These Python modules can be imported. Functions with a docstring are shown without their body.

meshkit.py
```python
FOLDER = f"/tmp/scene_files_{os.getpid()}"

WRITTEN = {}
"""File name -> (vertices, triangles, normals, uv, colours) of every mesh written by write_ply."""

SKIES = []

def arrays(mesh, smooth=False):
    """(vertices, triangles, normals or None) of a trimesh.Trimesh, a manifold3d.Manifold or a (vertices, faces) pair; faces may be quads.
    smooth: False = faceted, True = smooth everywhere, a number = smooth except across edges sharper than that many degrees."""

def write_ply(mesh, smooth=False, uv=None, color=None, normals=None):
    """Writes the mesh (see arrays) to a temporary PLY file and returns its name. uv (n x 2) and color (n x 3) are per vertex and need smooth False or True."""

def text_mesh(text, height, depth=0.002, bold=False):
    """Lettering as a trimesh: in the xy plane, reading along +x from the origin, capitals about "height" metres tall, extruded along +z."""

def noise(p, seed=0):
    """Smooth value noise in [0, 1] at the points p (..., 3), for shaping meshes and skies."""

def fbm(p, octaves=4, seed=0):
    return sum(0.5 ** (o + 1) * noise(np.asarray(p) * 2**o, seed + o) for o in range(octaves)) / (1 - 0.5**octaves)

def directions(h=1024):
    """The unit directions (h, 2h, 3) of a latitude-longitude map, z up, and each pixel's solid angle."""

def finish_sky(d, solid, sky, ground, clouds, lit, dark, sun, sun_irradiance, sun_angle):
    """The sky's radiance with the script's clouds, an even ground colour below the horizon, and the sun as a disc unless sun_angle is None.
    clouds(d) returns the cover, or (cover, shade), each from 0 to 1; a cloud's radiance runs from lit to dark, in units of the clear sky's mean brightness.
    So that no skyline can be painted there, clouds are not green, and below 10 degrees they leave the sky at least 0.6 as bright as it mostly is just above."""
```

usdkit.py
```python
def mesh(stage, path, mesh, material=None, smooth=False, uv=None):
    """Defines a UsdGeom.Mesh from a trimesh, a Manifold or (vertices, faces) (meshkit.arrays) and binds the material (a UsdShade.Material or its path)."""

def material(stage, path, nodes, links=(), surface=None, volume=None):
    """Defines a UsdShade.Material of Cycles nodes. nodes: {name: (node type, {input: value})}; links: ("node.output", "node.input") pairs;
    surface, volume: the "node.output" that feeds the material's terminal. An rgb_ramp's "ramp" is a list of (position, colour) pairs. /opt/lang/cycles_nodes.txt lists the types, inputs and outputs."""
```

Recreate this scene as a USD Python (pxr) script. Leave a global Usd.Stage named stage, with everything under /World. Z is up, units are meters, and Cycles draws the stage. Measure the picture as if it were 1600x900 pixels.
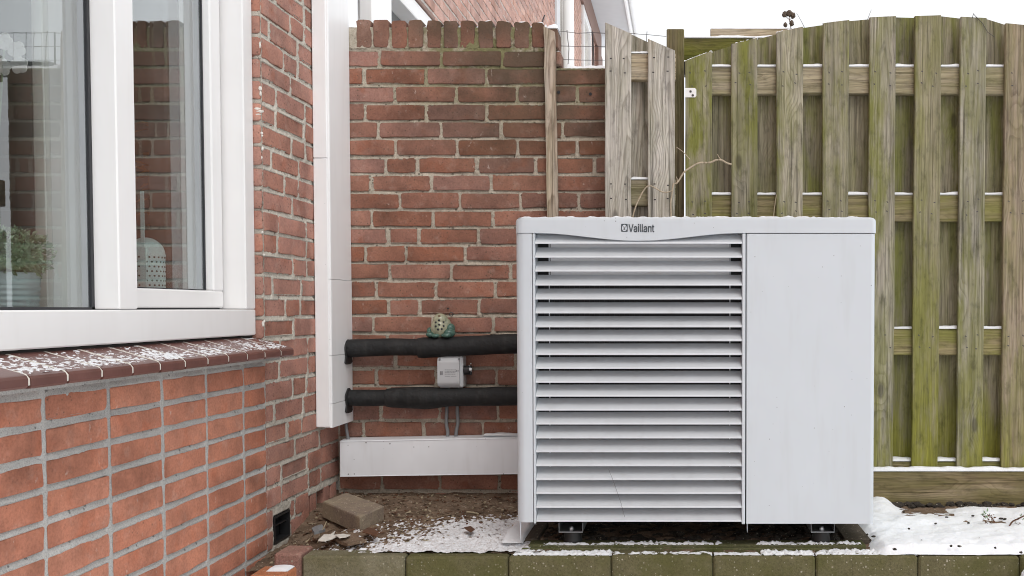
import math, random
import numpy as np
import trimesh
from shapely.geometry import Polygon, box as sbox
import usdkit, meshkit
from meshkit import fbm
from pxr import Usd, UsdGeom, UsdLux, UsdShade, Gf, Sdf

stage = Usd.Stage.CreateInMemory()
UsdGeom.SetStageUpAxis(stage, 'Z')
UsdGeom.SetStageMetersPerUnit(stage, 1.0)
UsdGeom.Xform.Define(stage, '/World')
UsdGeom.Scope.Define(stage, '/World/Looks')

# ------------------------------------------------------------------ camera
F_PX, CX, HOR, PITCH, EYE = 1560.0, 1062.0, 481.0, math.radians(1.8), 0.68
CY = HOR + F_PX * math.tan(PITCH)
cam = UsdGeom.Camera.Define(stage, '/World/camera')
cam.CreateHorizontalApertureAttr(36.0)
cam.CreateVerticalApertureAttr(20.25)
cam.CreateFocalLengthAttr(F_PX / 1600 * 36.0)
cam.CreateHorizontalApertureOffsetAttr((800 - CX) / 1600 * 36.0)
cam.CreateVerticalApertureOffsetAttr((CY - 450) / 1600 * 36.0)
cam.CreateClippingRangeAttr(Gf.Vec2f(0.05, 2000))
cam.AddTranslateOp().Set(Gf.Vec3d(0, 0, EYE))
cam.AddRotateXOp().Set(90 - math.degrees(PITCH))
cam.CreateExposureAttr(0.30)

# ------------------------------------------------------------------ sky and sun
SUN_EL, SUN_AZ = math.radians(50), math.radians(158)      # direction towards the sun: azimuth = atan2(x, y)
sky_mat = usdkit.material(stage, '/World/Looks/sky_material', {
    'sky': ('sky_texture', {'sky_type': 'single_scattering', 'sun_disc': False, 'sun_elevation': SUN_EL, 'sun_rotation': SUN_AZ,
                            'altitude': 10.0, 'air_density': 1.0, 'aerosol_density': 2.0}),
    'tc': ('texture_coordinate', {}),
    'n': ('noise_texture', {'scale': 2.2, 'detail': 4.0, 'roughness': 0.5}),
    'cloud': ('rgb_ramp', {'ramp': [(0.2, (9.3, 9.45, 9.65)), (0.8, (10.3, 10.4, 10.5))]}),
    'm': ('mix_color', {'fac': 0.93, 'use_clamp': False}),
    'bg': ('background_shader', {'strength': 0.1}),
}, [('tc.generated', 'n.vector'), ('n.fac', 'cloud.fac'), ('sky.color', 'm.a'), ('cloud.color', 'm.b'), ('m.result', 'bg.color')], surface='bg.background')
dome = UsdLux.DomeLight.Define(stage, '/World/sky')
dome.CreateIntensityAttr(1.0)
UsdShade.MaterialBindingAPI.Apply(dome.GetPrim()).Bind(sky_mat)
dome.GetPrim().SetCustomDataByKey('kind', 'structure')
sun = UsdLux.DistantLight.Define(stage, '/World/sun')
sun.CreateIntensityAttr(0.20)
sun.CreateAngleAttr(25.0)
sun.CreateColorAttr(Gf.Vec3f(1.0, 0.97, 0.93))
sun.GetPrim().CreateAttribute('inputs:normalize', Sdf.ValueTypeNames.Bool).Set(True)
_d = Gf.Vec3d(math.sin(SUN_AZ) * math.cos(SUN_EL), math.cos(SUN_AZ) * math.cos(SUN_EL), math.sin(SUN_EL))
sun.AddOrientOp().Set(Gf.Quatf(Gf.Rotation(Gf.Vec3d(0, 0, 1), _d).GetQuat()))

# ------------------------------------------------------------------ pixel of the 1600x900 photograph -> point on a real plane
_Fw = np.array([0, math.cos(PITCH), -math.sin(PITCH)]); _Up = np.array([0, math.sin(PITCH), math.cos(PITCH)]); _Rt = np.array([1.0, 0, 0])
_C = np.array([0, 0, EYE])
def ray(u, v): return _Fw + _Rt * (u - CX) / F_PX + _Up * (CY - v) / F_PX
def at_y(u, v, Y): d = ray(u, v); return _C + d * (Y / d[1])
def at_x(u, v, X): d = ray(u, v); return _C + d * (X / d[0])
def at_z(u, v, Z): d = ray(u, v); return _C + d * ((Z - EYE) / d[2])

# ------------------------------------------------------------------ prim helpers
ORIGIN, USED = {'/World': np.zeros(3)}, {}
def fresh(parent, name):
    k = parent + '/' + name
    n = USED.get(k, 0); USED[k] = n + 1
    return k if n == 0 else '%s_%03d' % (k, n)
def info(prim, label=None, cat=None, group=None, kind=None):
    for k, v in (('label', label), ('category', cat), ('group', group), ('kind', kind)):
        if v: prim.SetCustomDataByKey(k, v)
def thing(name, base, label=None, cat=None, group=None, kind=None):
    p = fresh('/World', name)
    x = UsdGeom.Xform.Define(stage, p); x.AddTranslateOp().Set(Gf.Vec3d(*map(float, base)))
    ORIGIN[p] = np.array(base, float)
    info(x.GetPrim(), label, cat, group, kind)
    return p
def obj(name, mesh, mat, parent='/World', origin=None, smooth=30, label=None, cat=None, group=None, kind=None):
    p = fresh(parent, name)
    if hasattr(mesh, 'to_mesh'):
        mm = mesh.to_mesh(); v, f = np.array(mm.vert_properties[:, :3]), np.array(mm.tri_verts)
    elif isinstance(mesh, trimesh.Trimesh): v, f = np.array(mesh.vertices), np.array(mesh.faces)
    else: v, f = np.asarray(mesh[0], float), np.asarray(mesh[1], int)
    po = ORIGIN[parent]
    o = po if origin is None else np.array(origin, float)
    m = usdkit.mesh(stage, p, (v - o, f), mat, smooth=smooth)
    if origin is not None: m.AddTranslateOp().Set(Gf.Vec3d(*map(float, o - po)))
    ORIGIN[p] = o
    info(m.GetPrim(), label, cat, group, kind)
    return p

# ------------------------------------------------------------------ material graphs
class Ref:
    def __init__(s, g, name): s.g, s.name = g, name
    def __getattr__(s, out): return (s.name, out)
class Graph:
    def __init__(s): s.nodes, s.links = {}, []
    def n(s, kind, **kw):
        name = 'n%d' % len(s.nodes); vals = {}
        for k, v in kw.items():
            if isinstance(v, tuple) and len(v) == 2 and isinstance(v[0], str): s.links.append(('%s.%s' % v, '%s.%s' % (name, k)))
            else: vals[k] = v
        s.nodes[name] = (kind, vals)
        return Ref(s, name)
    def m(s, op, a, b=0.0, c=0.0, clamp=False):
        return s.n('math', math_type=op, value1=a, value2=b, value3=c, use_clamp=clamp).value
    def ramp(s, fac, stops): return s.n('rgb_ramp', fac=fac, ramp=stops)
    def step(s, v, a, b): return s.n('map_range', range_type='smoothstep', value=v, from_min=a, from_max=b, to_min=0.0, to_max=1.0, clamp=True).result
    def mix(s, fac, a, b, t='mix'): return s.n('mix_color', blend_type=t, fac=fac, a=a, b=b).result
    def noise(s, vec, scale, detail=3.0, rough=0.5, **k):
        return s.n('noise_texture', vector=vec, scale=scale, detail=detail, roughness=rough, **k).fac
    def vec(s, x, y, z): return s.n('combine_xyz', x=x, y=y, z=z).vector
    def done(s, name, surf): return usdkit.material(stage, '/World/Looks/' + name, s.nodes, s.links, surface='%s.%s' % surf)
    def bump(s, h, dist, strength=1.0): return s.n('bump', height=h, distance=dist, strength=strength).normal
G3 = lambda v: (v, v, v)

def m_plain(name, col, rough=0.5, var=0.06, scale=8.0, bump=0.0, bscale=60.0, metal=0.0, dirt=0.0, dirtcol=(.1, .09, .07), spec=0.5, specks=0.0):
    g = Graph(); pos = g.n('geometry').position
    nz = g.noise(pos, scale, 4.0)
    c = g.mix(1.0, col, g.ramp(nz, [(0.3, G3(1 - var)), (0.7, G3(1 + var * .3))]).color, 'multiply')
    if dirt:
        d = g.noise(g.n('mapping', vector=pos, scale=(9, 9, 1.3)).vector, 3.0, 5.0, .6)
        c = g.mix(g.m('multiply', g.step(d, .48, .75), dirt), c, dirtcol)
    if specks:
        vo = g.n('voronoi_texture', vector=pos, scale=95.0, randomness=1.0)
        lim = g.m('multiply', g.m('power', g.n('separate_color', color=vo.color).r, 14.0), specks)
        c = g.mix(g.m('multiply', g.m('less_than', vo.distance, lim), .75), c, (.06, .055, .05))
    kw = dict(base_color=c, roughness=rough, metallic=metal, specular_ior_level=spec)
    if bump: kw['normal'] = g.bump(g.noise(pos, bscale, 4.0, .6), bump)
    return g.done(name, g.n('principled_bsdf', **kw).BSDF)

def m_brick(name, cols, dark=(.10, .07, .05), pale=.25, algae=None, rough=.9, relief=.0016):
    """cols: the brick tones; algae: (z0, z1, x0, x1, strength) where grime has settled."""
    g = Graph(); pos = g.n('geometry').position; rnd = g.n('object_info').random
    isl = g.n('white_noise_texture', dimensions='1D', w=g.m('multiply', rnd, 713.0)).value
    k = len(cols) - 1
    c = g.ramp(isl, [(i / k, x) for i, x in enumerate(cols)]).color
    big = g.noise(pos, 9.0, 4.0, .6)
    c = g.mix(1.0, c, g.ramp(big, [(.3, G3(.72)), (.5, G3(1.0)), (.72, (1.22, 1.16, 1.1))]).color, 'multiply')
    red = g.noise(g.n('vector_math', math_type='add', vector1=pos, vector2=(3.1, 5.2, 7.7)).vector, 14.0, 3.0)
    c = g.mix(g.m('multiply', g.step(red, .55, .72), .55), c, tuple(np.array(cols[0]) * np.array([1.0, .82, .72])))
    pl = g.noise(g.n('vector_math', math_type='add', vector1=pos, vector2=(13.1, 1.2, 2.7)).vector, 22.0, 5.0, .65)
    c = g.mix(g.m('multiply', g.step(pl, .52, .75), pale), c, (.52, .40, .34))
    fine = g.noise(pos, 170.0, 3.0, .7)
    c = g.mix(1.0, c, g.ramp(fine, [(.25, G3(.74)), (.5, G3(1.0)), (.8, G3(1.2))]).color, 'multiply')
    pit = g.n('voronoi_texture', vector=pos, scale=130.0)
    pr = g.n('separate_color', color=pit.color).r
    c = g.mix(g.m('multiply', g.m('less_than', pit.distance, g.m('multiply', g.m('power', pr, 5.0), .4)), .6), c, dark)
    if algae:
        s = g.n('separate_xyz', vector=pos)
        f = g.m('multiply', g.step(s.z, algae[0], algae[1]), g.step(s.x, algae[2], algae[3]))
        gn = g.noise(pos, 6.0, 5.0, .6)
        f = g.m('multiply', g.m('multiply', f, g.step(gn, .12, .6)), algae[4])
        c = g.mix(f, c, (.072, .060, .038))
    sc = g.noise(g.n('mapping', vector=pos, scale=(1.0, 1.0, .55)).vector, 46.0, 6.0, .72)
    c = g.mix(g.m('multiply', g.step(sc, .64, .70), .45), c, (.62, .54, .48))
    st = g.noise(g.n('vector_math', math_type='add', vector1=pos, vector2=(4.1, 8.2, 2.7)).vector, 5.0, 5.0, .6)
    c = g.mix(1.0, c, g.ramp(st, [(.32, G3(.70)), (.5, G3(1.0))]).color, 'multiply')
    nz = g.noise(pos, 60.0, 5.0, .65)
    nrm = g.bump(g.m('add', g.m('multiply', nz, .8), g.m('multiply', fine, .35)), relief)
    return g.done(name, g.n('principled_bsdf', base_color=c, roughness=rough, specular_ior_level=.25, normal=nrm).BSDF)

def m_mortar(name, col, col2, moss=None, scale=40.0, relief=.002):
    g = Graph(); pos = g.n('geometry').position
    a = g.noise(pos, scale, 6.0, .7); b = g.noise(pos, 300.0, 3.0, .7); big = g.noise(pos, 4.0, 3.0)
    c = g.mix(a, col2, col)
    c = g.mix(1.0, c, g.ramp(b, [(.25, G3(.5)), (.5, G3(1.0)), (.8, G3(1.2))]).color, 'multiply')
    pk = g.n('voronoi_texture', vector=pos, scale=85.0); pkr = g.n('separate_color', color=pk.color).r
    c = g.mix(g.m('multiply', g.m('less_than', pk.distance, g.m('multiply', g.m('power', pkr, 4.0), .45)), .7), c, tuple(np.array(col2) * .3))
    c = g.mix(1.0, c, g.ramp(big, [(.3, G3(.82)), (.7, G3(1.1))]).color, 'multiply')
    if moss:
        s = g.n('separate_xyz', vector=pos)
        f = g.m('multiply', g.step(s.z, moss[0], moss[1]), g.step(s.x, moss[2], moss[3]))
        f = g.m('multiply', f, g.step(g.noise(pos, 18.0, 5.0, .65), .28, .55))
        c = g.mix(g.m('multiply', f, .85), c, (.16, .155, .06))
    nrm = g.bump(g.m('add', a, g.m('multiply', b, .5)), relief)
    return g.done(name, g.n('principled_bsdf', base_color=c, roughness=.95, specular_ior_level=.2, normal=nrm).BSDF)

def m_wood(name, light, dark, moss=(.16, .17, .035), mossy=.6, low=None, axis='z', ring=.75, fibre=.62, soft=(.30, .24, .16), softy=.3, relief=.0012):
    """Weathered board: rings that arch round the heart, knots the grain flows round, fibres, algae. Coordinates are the board's own."""
    g = Graph(); tc = g.n('texture_coordinate'); s = g.n('separate_xyz', vector=tc.object); rnd = g.n('object_info').random
    W, L = (s.x, s.z) if axis == 'z' else (s.z, s.x)
    r1 = g.m('multiply', rnd, 57.0); r2 = g.n('white_noise_texture', dimensions='1D', w=g.m('multiply', rnd, 917.0)).value
    x0 = g.m('multiply', g.m('subtract', r2, .5), .07)
    dx = g.m('subtract', W, x0)
    warp = g.noise(g.vec(g.m('multiply', W, 16.0), g.m('multiply', L, 2.6), r1), 1.0, 3.0)
    kn = g.n('voronoi_texture', dimensions='3D', vector=g.vec(g.m('multiply_add', W, 9.0, r1), g.m('multiply_add', L, 3.6, r1), r1), scale=1.0, randomness=1.0)
    kd = g.step(kn.distance, .42, .0)
    arch = g.m('multiply', g.m('multiply', dx, dx), 1700.0)
    ph = g.m('add', g.m('add', arch, g.m('multiply', L, g.m('multiply_add', r2, 12.0, -4.0))), g.m('add', g.m('multiply', warp, 4.5), g.m('multiply', kd, 3.2)))
    fr = g.m('fraction', ph)
    rg = g.ramp(fr, [(0.0, G3(.45)), (.1, G3(.0)), (.55, G3(.15)), (.85, G3(.85)), (.96, G3(1.0)), (1.0, G3(.45))]).color
    rgv = g.n('separate_color', color=rg).r
    fib = g.noise(g.vec(g.m('multiply', W, 190.0), g.m('multiply', L, 5.0), r1), 1.0, 5.0, .72)
    streak = g.noise(g.vec(g.m('multiply', W, 60.0), g.m('multiply', L, 1.4), g.m('add', r1, 9.0)), 1.0, 4.0, .6)
    c = g.mix(g.m('multiply', rgv, ring), light, dark)
    c = g.mix(1.0, c, g.ramp(fib, [(.25, G3(1 - fibre)), (.5, G3(1.0)), (.75, G3(1 + fibre * .45))]).color, 'multiply')
    c = g.mix(1.0, c, g.ramp(streak, [(.25, G3(.50)), (.48, G3(.98)), (.75, G3(1.28))]).color, 'multiply')
    c = g.mix(1.0, c, g.ramp(r2, [(0.0, G3(.82)), (1.0, (1.12, 1.1, 1.06))]).color, 'multiply')
    sf = g.noise(g.vec(g.m('multiply', W, 20.0), g.m('multiply', L, 3.0), g.m('add', r1, 21.0)), 1.0, 4.0)
    c = g.mix(g.m('multiply', g.step(sf, .5, .72), softy), c, soft)
    ck = g.noise(g.vec(g.m('multiply', W, 130.0), g.m('multiply', L, 2.2), g.m('add', r1, 55.0)), 1.0, 3.0, .55)
    c = g.mix(g.m('multiply', g.step(ck, .585, .66), .7), c, tuple(np.array(dark) * .5))
    ms = g.noise(g.vec(g.m('multiply', W, 22.0), g.m('multiply', L, 4.2), g.m('add', r1, 33.0)), 1.0, 6.0, .62)
    ml = g.noise(g.vec(g.m('multiply', W, 9.0), g.m('multiply', L, 1.1), g.m('add', r1, 71.0)), 1.0, 4.0, .6)
    mf = g.m('multiply', g.m('multiply', g.step(ms, .34, .62), g.m('multiply_add', g.step(ml, .38, .6), .7, .42)), mossy, clamp=True)
    if low:
        z = g.n('separate_xyz', vector=g.n('geometry').position).z
        lf = g.m('multiply', g.m('multiply', g.step(z, low[1], low[0]), g.step(ms, .22, .58)), low[2])
    c = g.mix(mf, c, g.mix(g.step(fib, .3, .7), tuple(np.array(moss) * .66), moss))
    if low: c = g.mix(lf, c, g.mix(g.step(fib, .3, .7), (.135, .135, .02), (.245, .235, .035)))
    blot = g.noise(g.vec(g.m('multiply', W, 40.0), g.m('multiply', L, 16.0), g.m('add', r1, 91.0)), 1.0, 5.0, .65)
    c = g.mix(1.0, c, g.ramp(blot, [(.28, G3(.62)), (.46, G3(1.0)), (.75, G3(1.12))]).color, 'multiply')
    core = g.step(kn.distance, .13, .06)
    c = g.mix(g.m('multiply', core, .65), c, tuple(np.array(dark) * .45))
    h = g.m('add', g.m('multiply', rgv, .5), g.m('multiply', fib, .9))
    nrm = g.bump(h, relief)
    return g.done(name, g.n('principled_bsdf', base_color=c, roughness=.88, specular_ior_level=.2, normal=nrm).BSDF)

def m_glass(name):
    g = Graph(); f = g.n('layer_weight', blend=.5).facing
    fac = g.m('multiply_add', g.m('power', f, 2.2), .85, .045)
    gl = g.n('glossy_bsdf', color=(.96, .98, 1.0), roughness=0.0); tr = g.n('transparent_bsdf', color=(.96, .985, .975))
    return g.done(name, g.n('mix_closure', fac=fac, closure1=tr.BSDF, closure2=gl.BSDF).closure)

def m_snow(name, col=(.86, .88, .91)):
    g = Graph(); pos = g.n('geometry').position
    b = g.m('add', g.noise(pos, 90.0, 4.0, .6), g.m('multiply', g.noise(pos, 420.0, 2.0), .4))
    c = g.mix(g.noise(pos, 7.0, 3.0), tuple(np.array(col) * .95), col)
    return g.done(name, g.n('principled_bsdf', base_color=c, roughness=.7, specular_ior_level=.3, subsurface_weight=.25, subsurface_radius=(.01, .011, .013), subsurface_scale=.4, normal=g.bump(b, .0022)).BSDF)

def m_stone(name, a, b, moss, mossy, speck=(.42, .38, .30)):
    g = Graph(); pos = g.n('geometry').position
    n1 = g.noise(pos, 12.0, 5.0, .6); n2 = g.noise(pos, 190.0, 3.0, .75)
    c = g.mix(g.step(n1, .3, .7), a, b)
    c = g.mix(1.0, c, g.ramp(n2, [(.25, G3(.55)), (.5, G3(1.0)), (.8, G3(1.3))]).color, 'multiply')
    v = g.n('voronoi_texture', vector=pos, scale=150.0); r = g.n('separate_color', color=v.color).r
    c = g.mix(g.m('multiply', g.m('less_than', v.distance, g.m('multiply', g.m('power', r, 7.0), .45)), .8), c, speck)
    c = g.mix(g.m('multiply', g.step(g.noise(pos, 9.0, 6.0, .65), .36, .66), mossy), c, moss)
    return g.done(name, g.n('principled_bsdf', base_color=c, roughness=.95, specular_ior_level=.15, normal=g.bump(g.m('add', n2, g.noise(pos, 45.0, 4.0)), .0025)).BSDF)

M = {}
M['brick_house'] = m_brick('brick_house', [(.37, .178, .130), (.41, .21, .165), (.45, .235, .185), (.39, .21, .165), (.42, .20, .145)], pale=.30)
M['brick_panel'] = m_brick('brick_panel', [(.45, .185, .118), (.48, .21, .138), (.46, .192, .124), (.41, .165, .105)], pale=.2, relief=.0009)
M['brick_garden'] = m_brick('brick_garden', [(.28, .122, .078), (.34, .175, .13), (.245, .105, .066), (.34, .182, .145), (.215, .115, .09), (.30, .145, .102)], pale=.28, algae=(.9, 1.55, -1.2, -.55, .85))
M['brick_coping'] = m_brick('brick_coping', [(.25, .13, .095), (.25, .115, .08), (.21, .12, .09), (.24, .135, .10)], pale=.2, algae=(1.55, 1.72, -1.15, -.85, .8))
M['brick_far'] = m_brick('brick_far', [(.46, .27, .215), (.52, .33, .28), (.48, .29, .24), (.46, .30, .26), (.55, .36, .30)], pale=.25)
M['mortar_old'] = m_mortar('mortar_old', (.70, .66, .58), (.42, .38, .32))
M['mortar_garden'] = m_mortar('mortar_garden', (.60, .535, .44), (.27, .23, .18), moss=(1.2, 1.6, -1.2, -.8))
M['mortar_panel'] = m_mortar('mortar_panel', (.50, .49, .465), (.38, .375, .36), scale=25.0, relief=.001)
M['mortar_far'] = m_mortar('mortar_far', (.66, .62, .57), (.54, .51, .47))
M['upvc'] = m_plain('white_upvc', (.82, .805, .795), .32, .04, 3.0, dirt=.10, dirtcol=(.60, .57, .53))
M['duct'] = m_plain('white_duct', (.90, .90, .90), .38, .04, 5.0, dirt=.12, dirtcol=(.62, .60, .57), specks=.10)
M['trunk'] = m_plain('white_trunking', (.84, .86, .89), .42, .08, 6.0, dirt=.2, dirtcol=(.55, .53, .52), specks=.30)
M['pump'] = m_plain('coated_steel', (.565, .60, .63), .42, .035, 4.0, specks=.14, dirt=.16, dirtcol=(.43, .435, .43))
M['slat'] = m_plain('slat_plastic', (.62, .645, .67), .40, .05, 9.0, dirt=.18, dirtcol=(.42, .42, .43))
M['pump_inner'] = m_plain('grey_inner_plate', (.66, .67, .68), .6, .08)
M['black'] = m_plain('black_plastic', (.012, .012, .013), .45, .2)
M['dark_fin'] = m_plain('dark_fins', (.018, .018, .020), .6, .2)
M['foam'] = m_plain('black_foam', (.0075, .0075, .008), .7, .35, 30.0, bump=.006, bscale=38.0, dirt=.35, dirtcol=(.05, .048, .045), specks=.06)
M['rubber'] = m_plain('black_rubber', (.016, .016, .016), .55, .3, 40.0, dirt=.3, dirtcol=(.06, .06, .055))
M['steel'] = m_plain('galvanised_steel', (.55, .56, .58), .38, .15, 20.0, metal=.85)
M['greybox'] = m_plain('grey_enclosure', (.50, .51, .52), .45, .06)
M['dark_steel'] = m_plain('dull_steel', (.22, .225, .23), .45, .2, 20.0, metal=.7)
M['conduit'] = m_plain('grey_conduit', (.20, .205, .21), .5, .1)
M['print'] = m_plain('dark_print', (.05, .05, .055), .6, .05)
M['logo'] = m_plain('logo_grey', (.055, .065, .075), .35, .1)
M['logo_light'] = m_plain('logo_light', (.62, .66, .70), .4, .05)
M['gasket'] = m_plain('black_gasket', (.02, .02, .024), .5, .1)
M['spacer'] = m_plain('spacer_bar', (.42, .43, .46), .4, .1, metal=.3)
M['glass'] = m_glass('window_glass')
M['snow'] = m_snow('snow_white')
def m_thin_snow():
    g = Graph(); pos = g.n('geometry').position
    f = g.step(g.noise(pos, 120.0, 5.0, .7), .46, .66); b = g.noise(pos, 260.0, 3.0)
    c = g.mix(g.m('multiply', f, .5), g.mix(g.noise(pos, 30.0, 3.0), (.70, .70, .72), (.86, .875, .90)), (.26, .20, .15))
    return g.done('thin_snow', g.n('principled_bsdf', base_color=c, roughness=.75, specular_ior_level=.25, normal=g.bump(b, .002)).BSDF)
M['thin_snow'] = m_thin_snow()
M['tile'] = m_plain('glazed_tile', (.135, .060, .050), .30, .25, 14.0, spec=.5, bump=.0004, bscale=120)
M['grout'] = m_plain('pale_grout', (.66, .62, .55), .9, .2, 60.0)
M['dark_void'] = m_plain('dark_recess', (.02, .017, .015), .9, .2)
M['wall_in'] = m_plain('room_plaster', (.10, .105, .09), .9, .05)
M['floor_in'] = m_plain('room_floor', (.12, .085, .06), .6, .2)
M['curtain'] = m_plain('curtain_cloth', (.62, .60, .55), .9, .08)
M['ceramic_cream'] = m_plain('ceramic_cream', (.40, .39, .27), .22, .35, 50.0, dirt=.8, dirtcol=(.15, .20, .14))
M['ceramic_green'] = m_plain('ceramic_green', (.075, .15, .12), .2, .45, 50.0)
M['zinc'] = m_plain('zinc_pot', (.36, .43, .44), .38, .15, 25.0, metal=.25)
M['mint'] = m_plain('mint_metal', (.50, .64, .64), .4, .06)
M['bark'] = m_plain('twig_bark', (.30, .22, .14), .85, .4, 60.0, bump=.001)
M['wire'] = m_plain('rusty_wire', (.06, .05, .05), .6, .2, 60.0)
M['deadleaf'] = m_plain('dead_leaf_brown', (.12, .05, .022), .7, .35, 60.0)
M['seed'] = m_plain('seed_brown', (.13, .095, .07), .85, .5, 90)
M['bark_pale'] = m_plain('bark_pale', (.50, .41, .30), .85, .3, 60.0, bump=.001)
M['twig_pale'] = m_plain('dry_stalk', (.40, .33, .22), .85, .2)
M['plaster'] = m_plain('plaster_flake', (.72, .69, .63), .9, .2, 60)
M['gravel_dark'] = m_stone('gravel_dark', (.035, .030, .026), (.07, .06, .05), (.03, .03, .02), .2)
M['soil'] = m_stone('garden_soil', (.12, .080, .056), (.24, .17, .12), (.14, .11, .07), .2, (.46, .40, .32))
M['kerb_grey'] = m_stone('kerb_grey', (.165, .15, .095), (.22, .20, .135), (.11, .10, .042), .55)
M['kerb_moss'] = m_stone('kerb_moss', (.15, .133, .073), (.118, .104, .055), (.092, .092, .026), .6)
M['kerb_red'] = m_stone('kerb_red', (.30, .16, .13), (.36, .21, .17), (.2, .15, .1), .2)
M['paver_orange'] = m_stone('paver_orange', (.42, .15, .07), (.46, .19, .10), (.3, .2, .1), .2)
M['block'] = m_stone('concrete_block', (.24, .185, .15), (.34, .275, .20), (.36, .31, .20), .35, (.7, .61, .5))
M['beam_stone'] = m_stone('base_beam_stone', (.10, .10, .05), (.15, .145, .08), (.065, .08, .016), .6)
M['beam_side'] = m_stone('base_beam_side', (.085, .07, .055), (.12, .10, .08), (.07, .065, .035), .3)
M['leaf_green'] = m_plain('leaf_green', (.20, .30, .17), .5, .4, 60)
M['leaf_pale'] = m_plain('leaf_pale', (.46, .56, .40), .5, .3, 60)
M['leaf_orange'] = m_plain('leaf_orange', (.45, .20, .03), .5, .5, 40)
M['petal'] = m_plain('white_petal', (.8, .78, .76), .5, .08)
M['soffit'] = m_plain('grey_soffit', (.60, .60, .61), .6, .04)
M['brownwood'] = m_plain('brown_stain', (.22, .125, .095), .6, .15, 20)
M['render_brick'] = m_brick('brick_upper', [(.38, .16, .10), (.42, .19, .13)])
M['pane_dark'] = m_plain('dark_room_beyond', (.06, .065, .07), .2, .1)
# boards
M['wood_grey'] = m_wood('wood_silver', (.49, .465, .43), (.22, .20, .175), mossy=.2, soft=(.40, .32, .22), softy=.3, ring=.62, fibre=.42)
M['wood_grey_dim'] = m_wood('wood_silver_dim', (.40, .37, .33), (.19, .165, .14), mossy=.25, soft=(.28, .21, .14), softy=.4)
M['wood_olive'] = m_wood('wood_olive', (.30, .275, .205), (.15, .135, .09), mossy=.95, moss=(.205, .208, .055), low=(0.05, .95, .9), soft=(.38, .33, .25), softy=.5, ring=.32)
M['wood_green'] = m_wood('wood_green', (.31, .28, .19), (.17, .145, .09), mossy=.74, moss=(.21, .208, .062), low=(0.05, 1.0, .95), soft=(.40, .34, .25), softy=.35, ring=.30)
M['wood_ash'] = m_wood('wood_ash', (.34, .315, .255), (.15, .135, .10), mossy=.85, moss=(.205, .208, .06), low=(0.05, .8, .8), soft=(.44, .39, .32), softy=.5, ring=.6)
M['wood_back'] = m_wood('wood_back', (.25, .225, .165), (.125, .105, .075), mossy=.85, moss=(.19, .195, .055), low=(0.05, .6, 1.0), soft=(.25, .21, .17), softy=.4, ring=.4)
M['wood_brown'] = m_wood('wood_brown', (.33, .27, .20), (.17, .125, .09), mossy=.6, moss=(.205, .20, .06), low=(0.0, .4, .95), soft=(.38, .285, .21), softy=.6, ring=.6)
M['wood_rail'] = m_wood('wood_rail', (.33, .285, .20), (.16, .13, .085), mossy=.4, moss=(.19, .19, .055), axis='x', soft=(.46, .40, .31), softy=.45, ring=.5)
M['wood_rail_green'] = m_wood('wood_rail_green', (.30, .25, .14), (.17, .135, .07), mossy=.8, moss=(.235, .23, .06), axis='x', softy=.35, ring=.5)
M['wood_rail_grey'] = m_wood('wood_rail_grey', (.44, .37, .27), (.22, .17, .115), mossy=.15, axis='x', soft=(.48, .42, .34), softy=.5)
M['wood_kick'] = m_wood('wood_kickboard', (.20, .155, .09), (.10, .072, .042), mossy=.5, moss=(.155, .14, .045), axis='x', soft=(.44, .35, .24), softy=.55, ring=.6)
M['wood_post'] = m_wood('wood_post', (.20, .165, .105), (.13, .10, .06), mossy=.55, moss=(.13, .125, .035))
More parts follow.
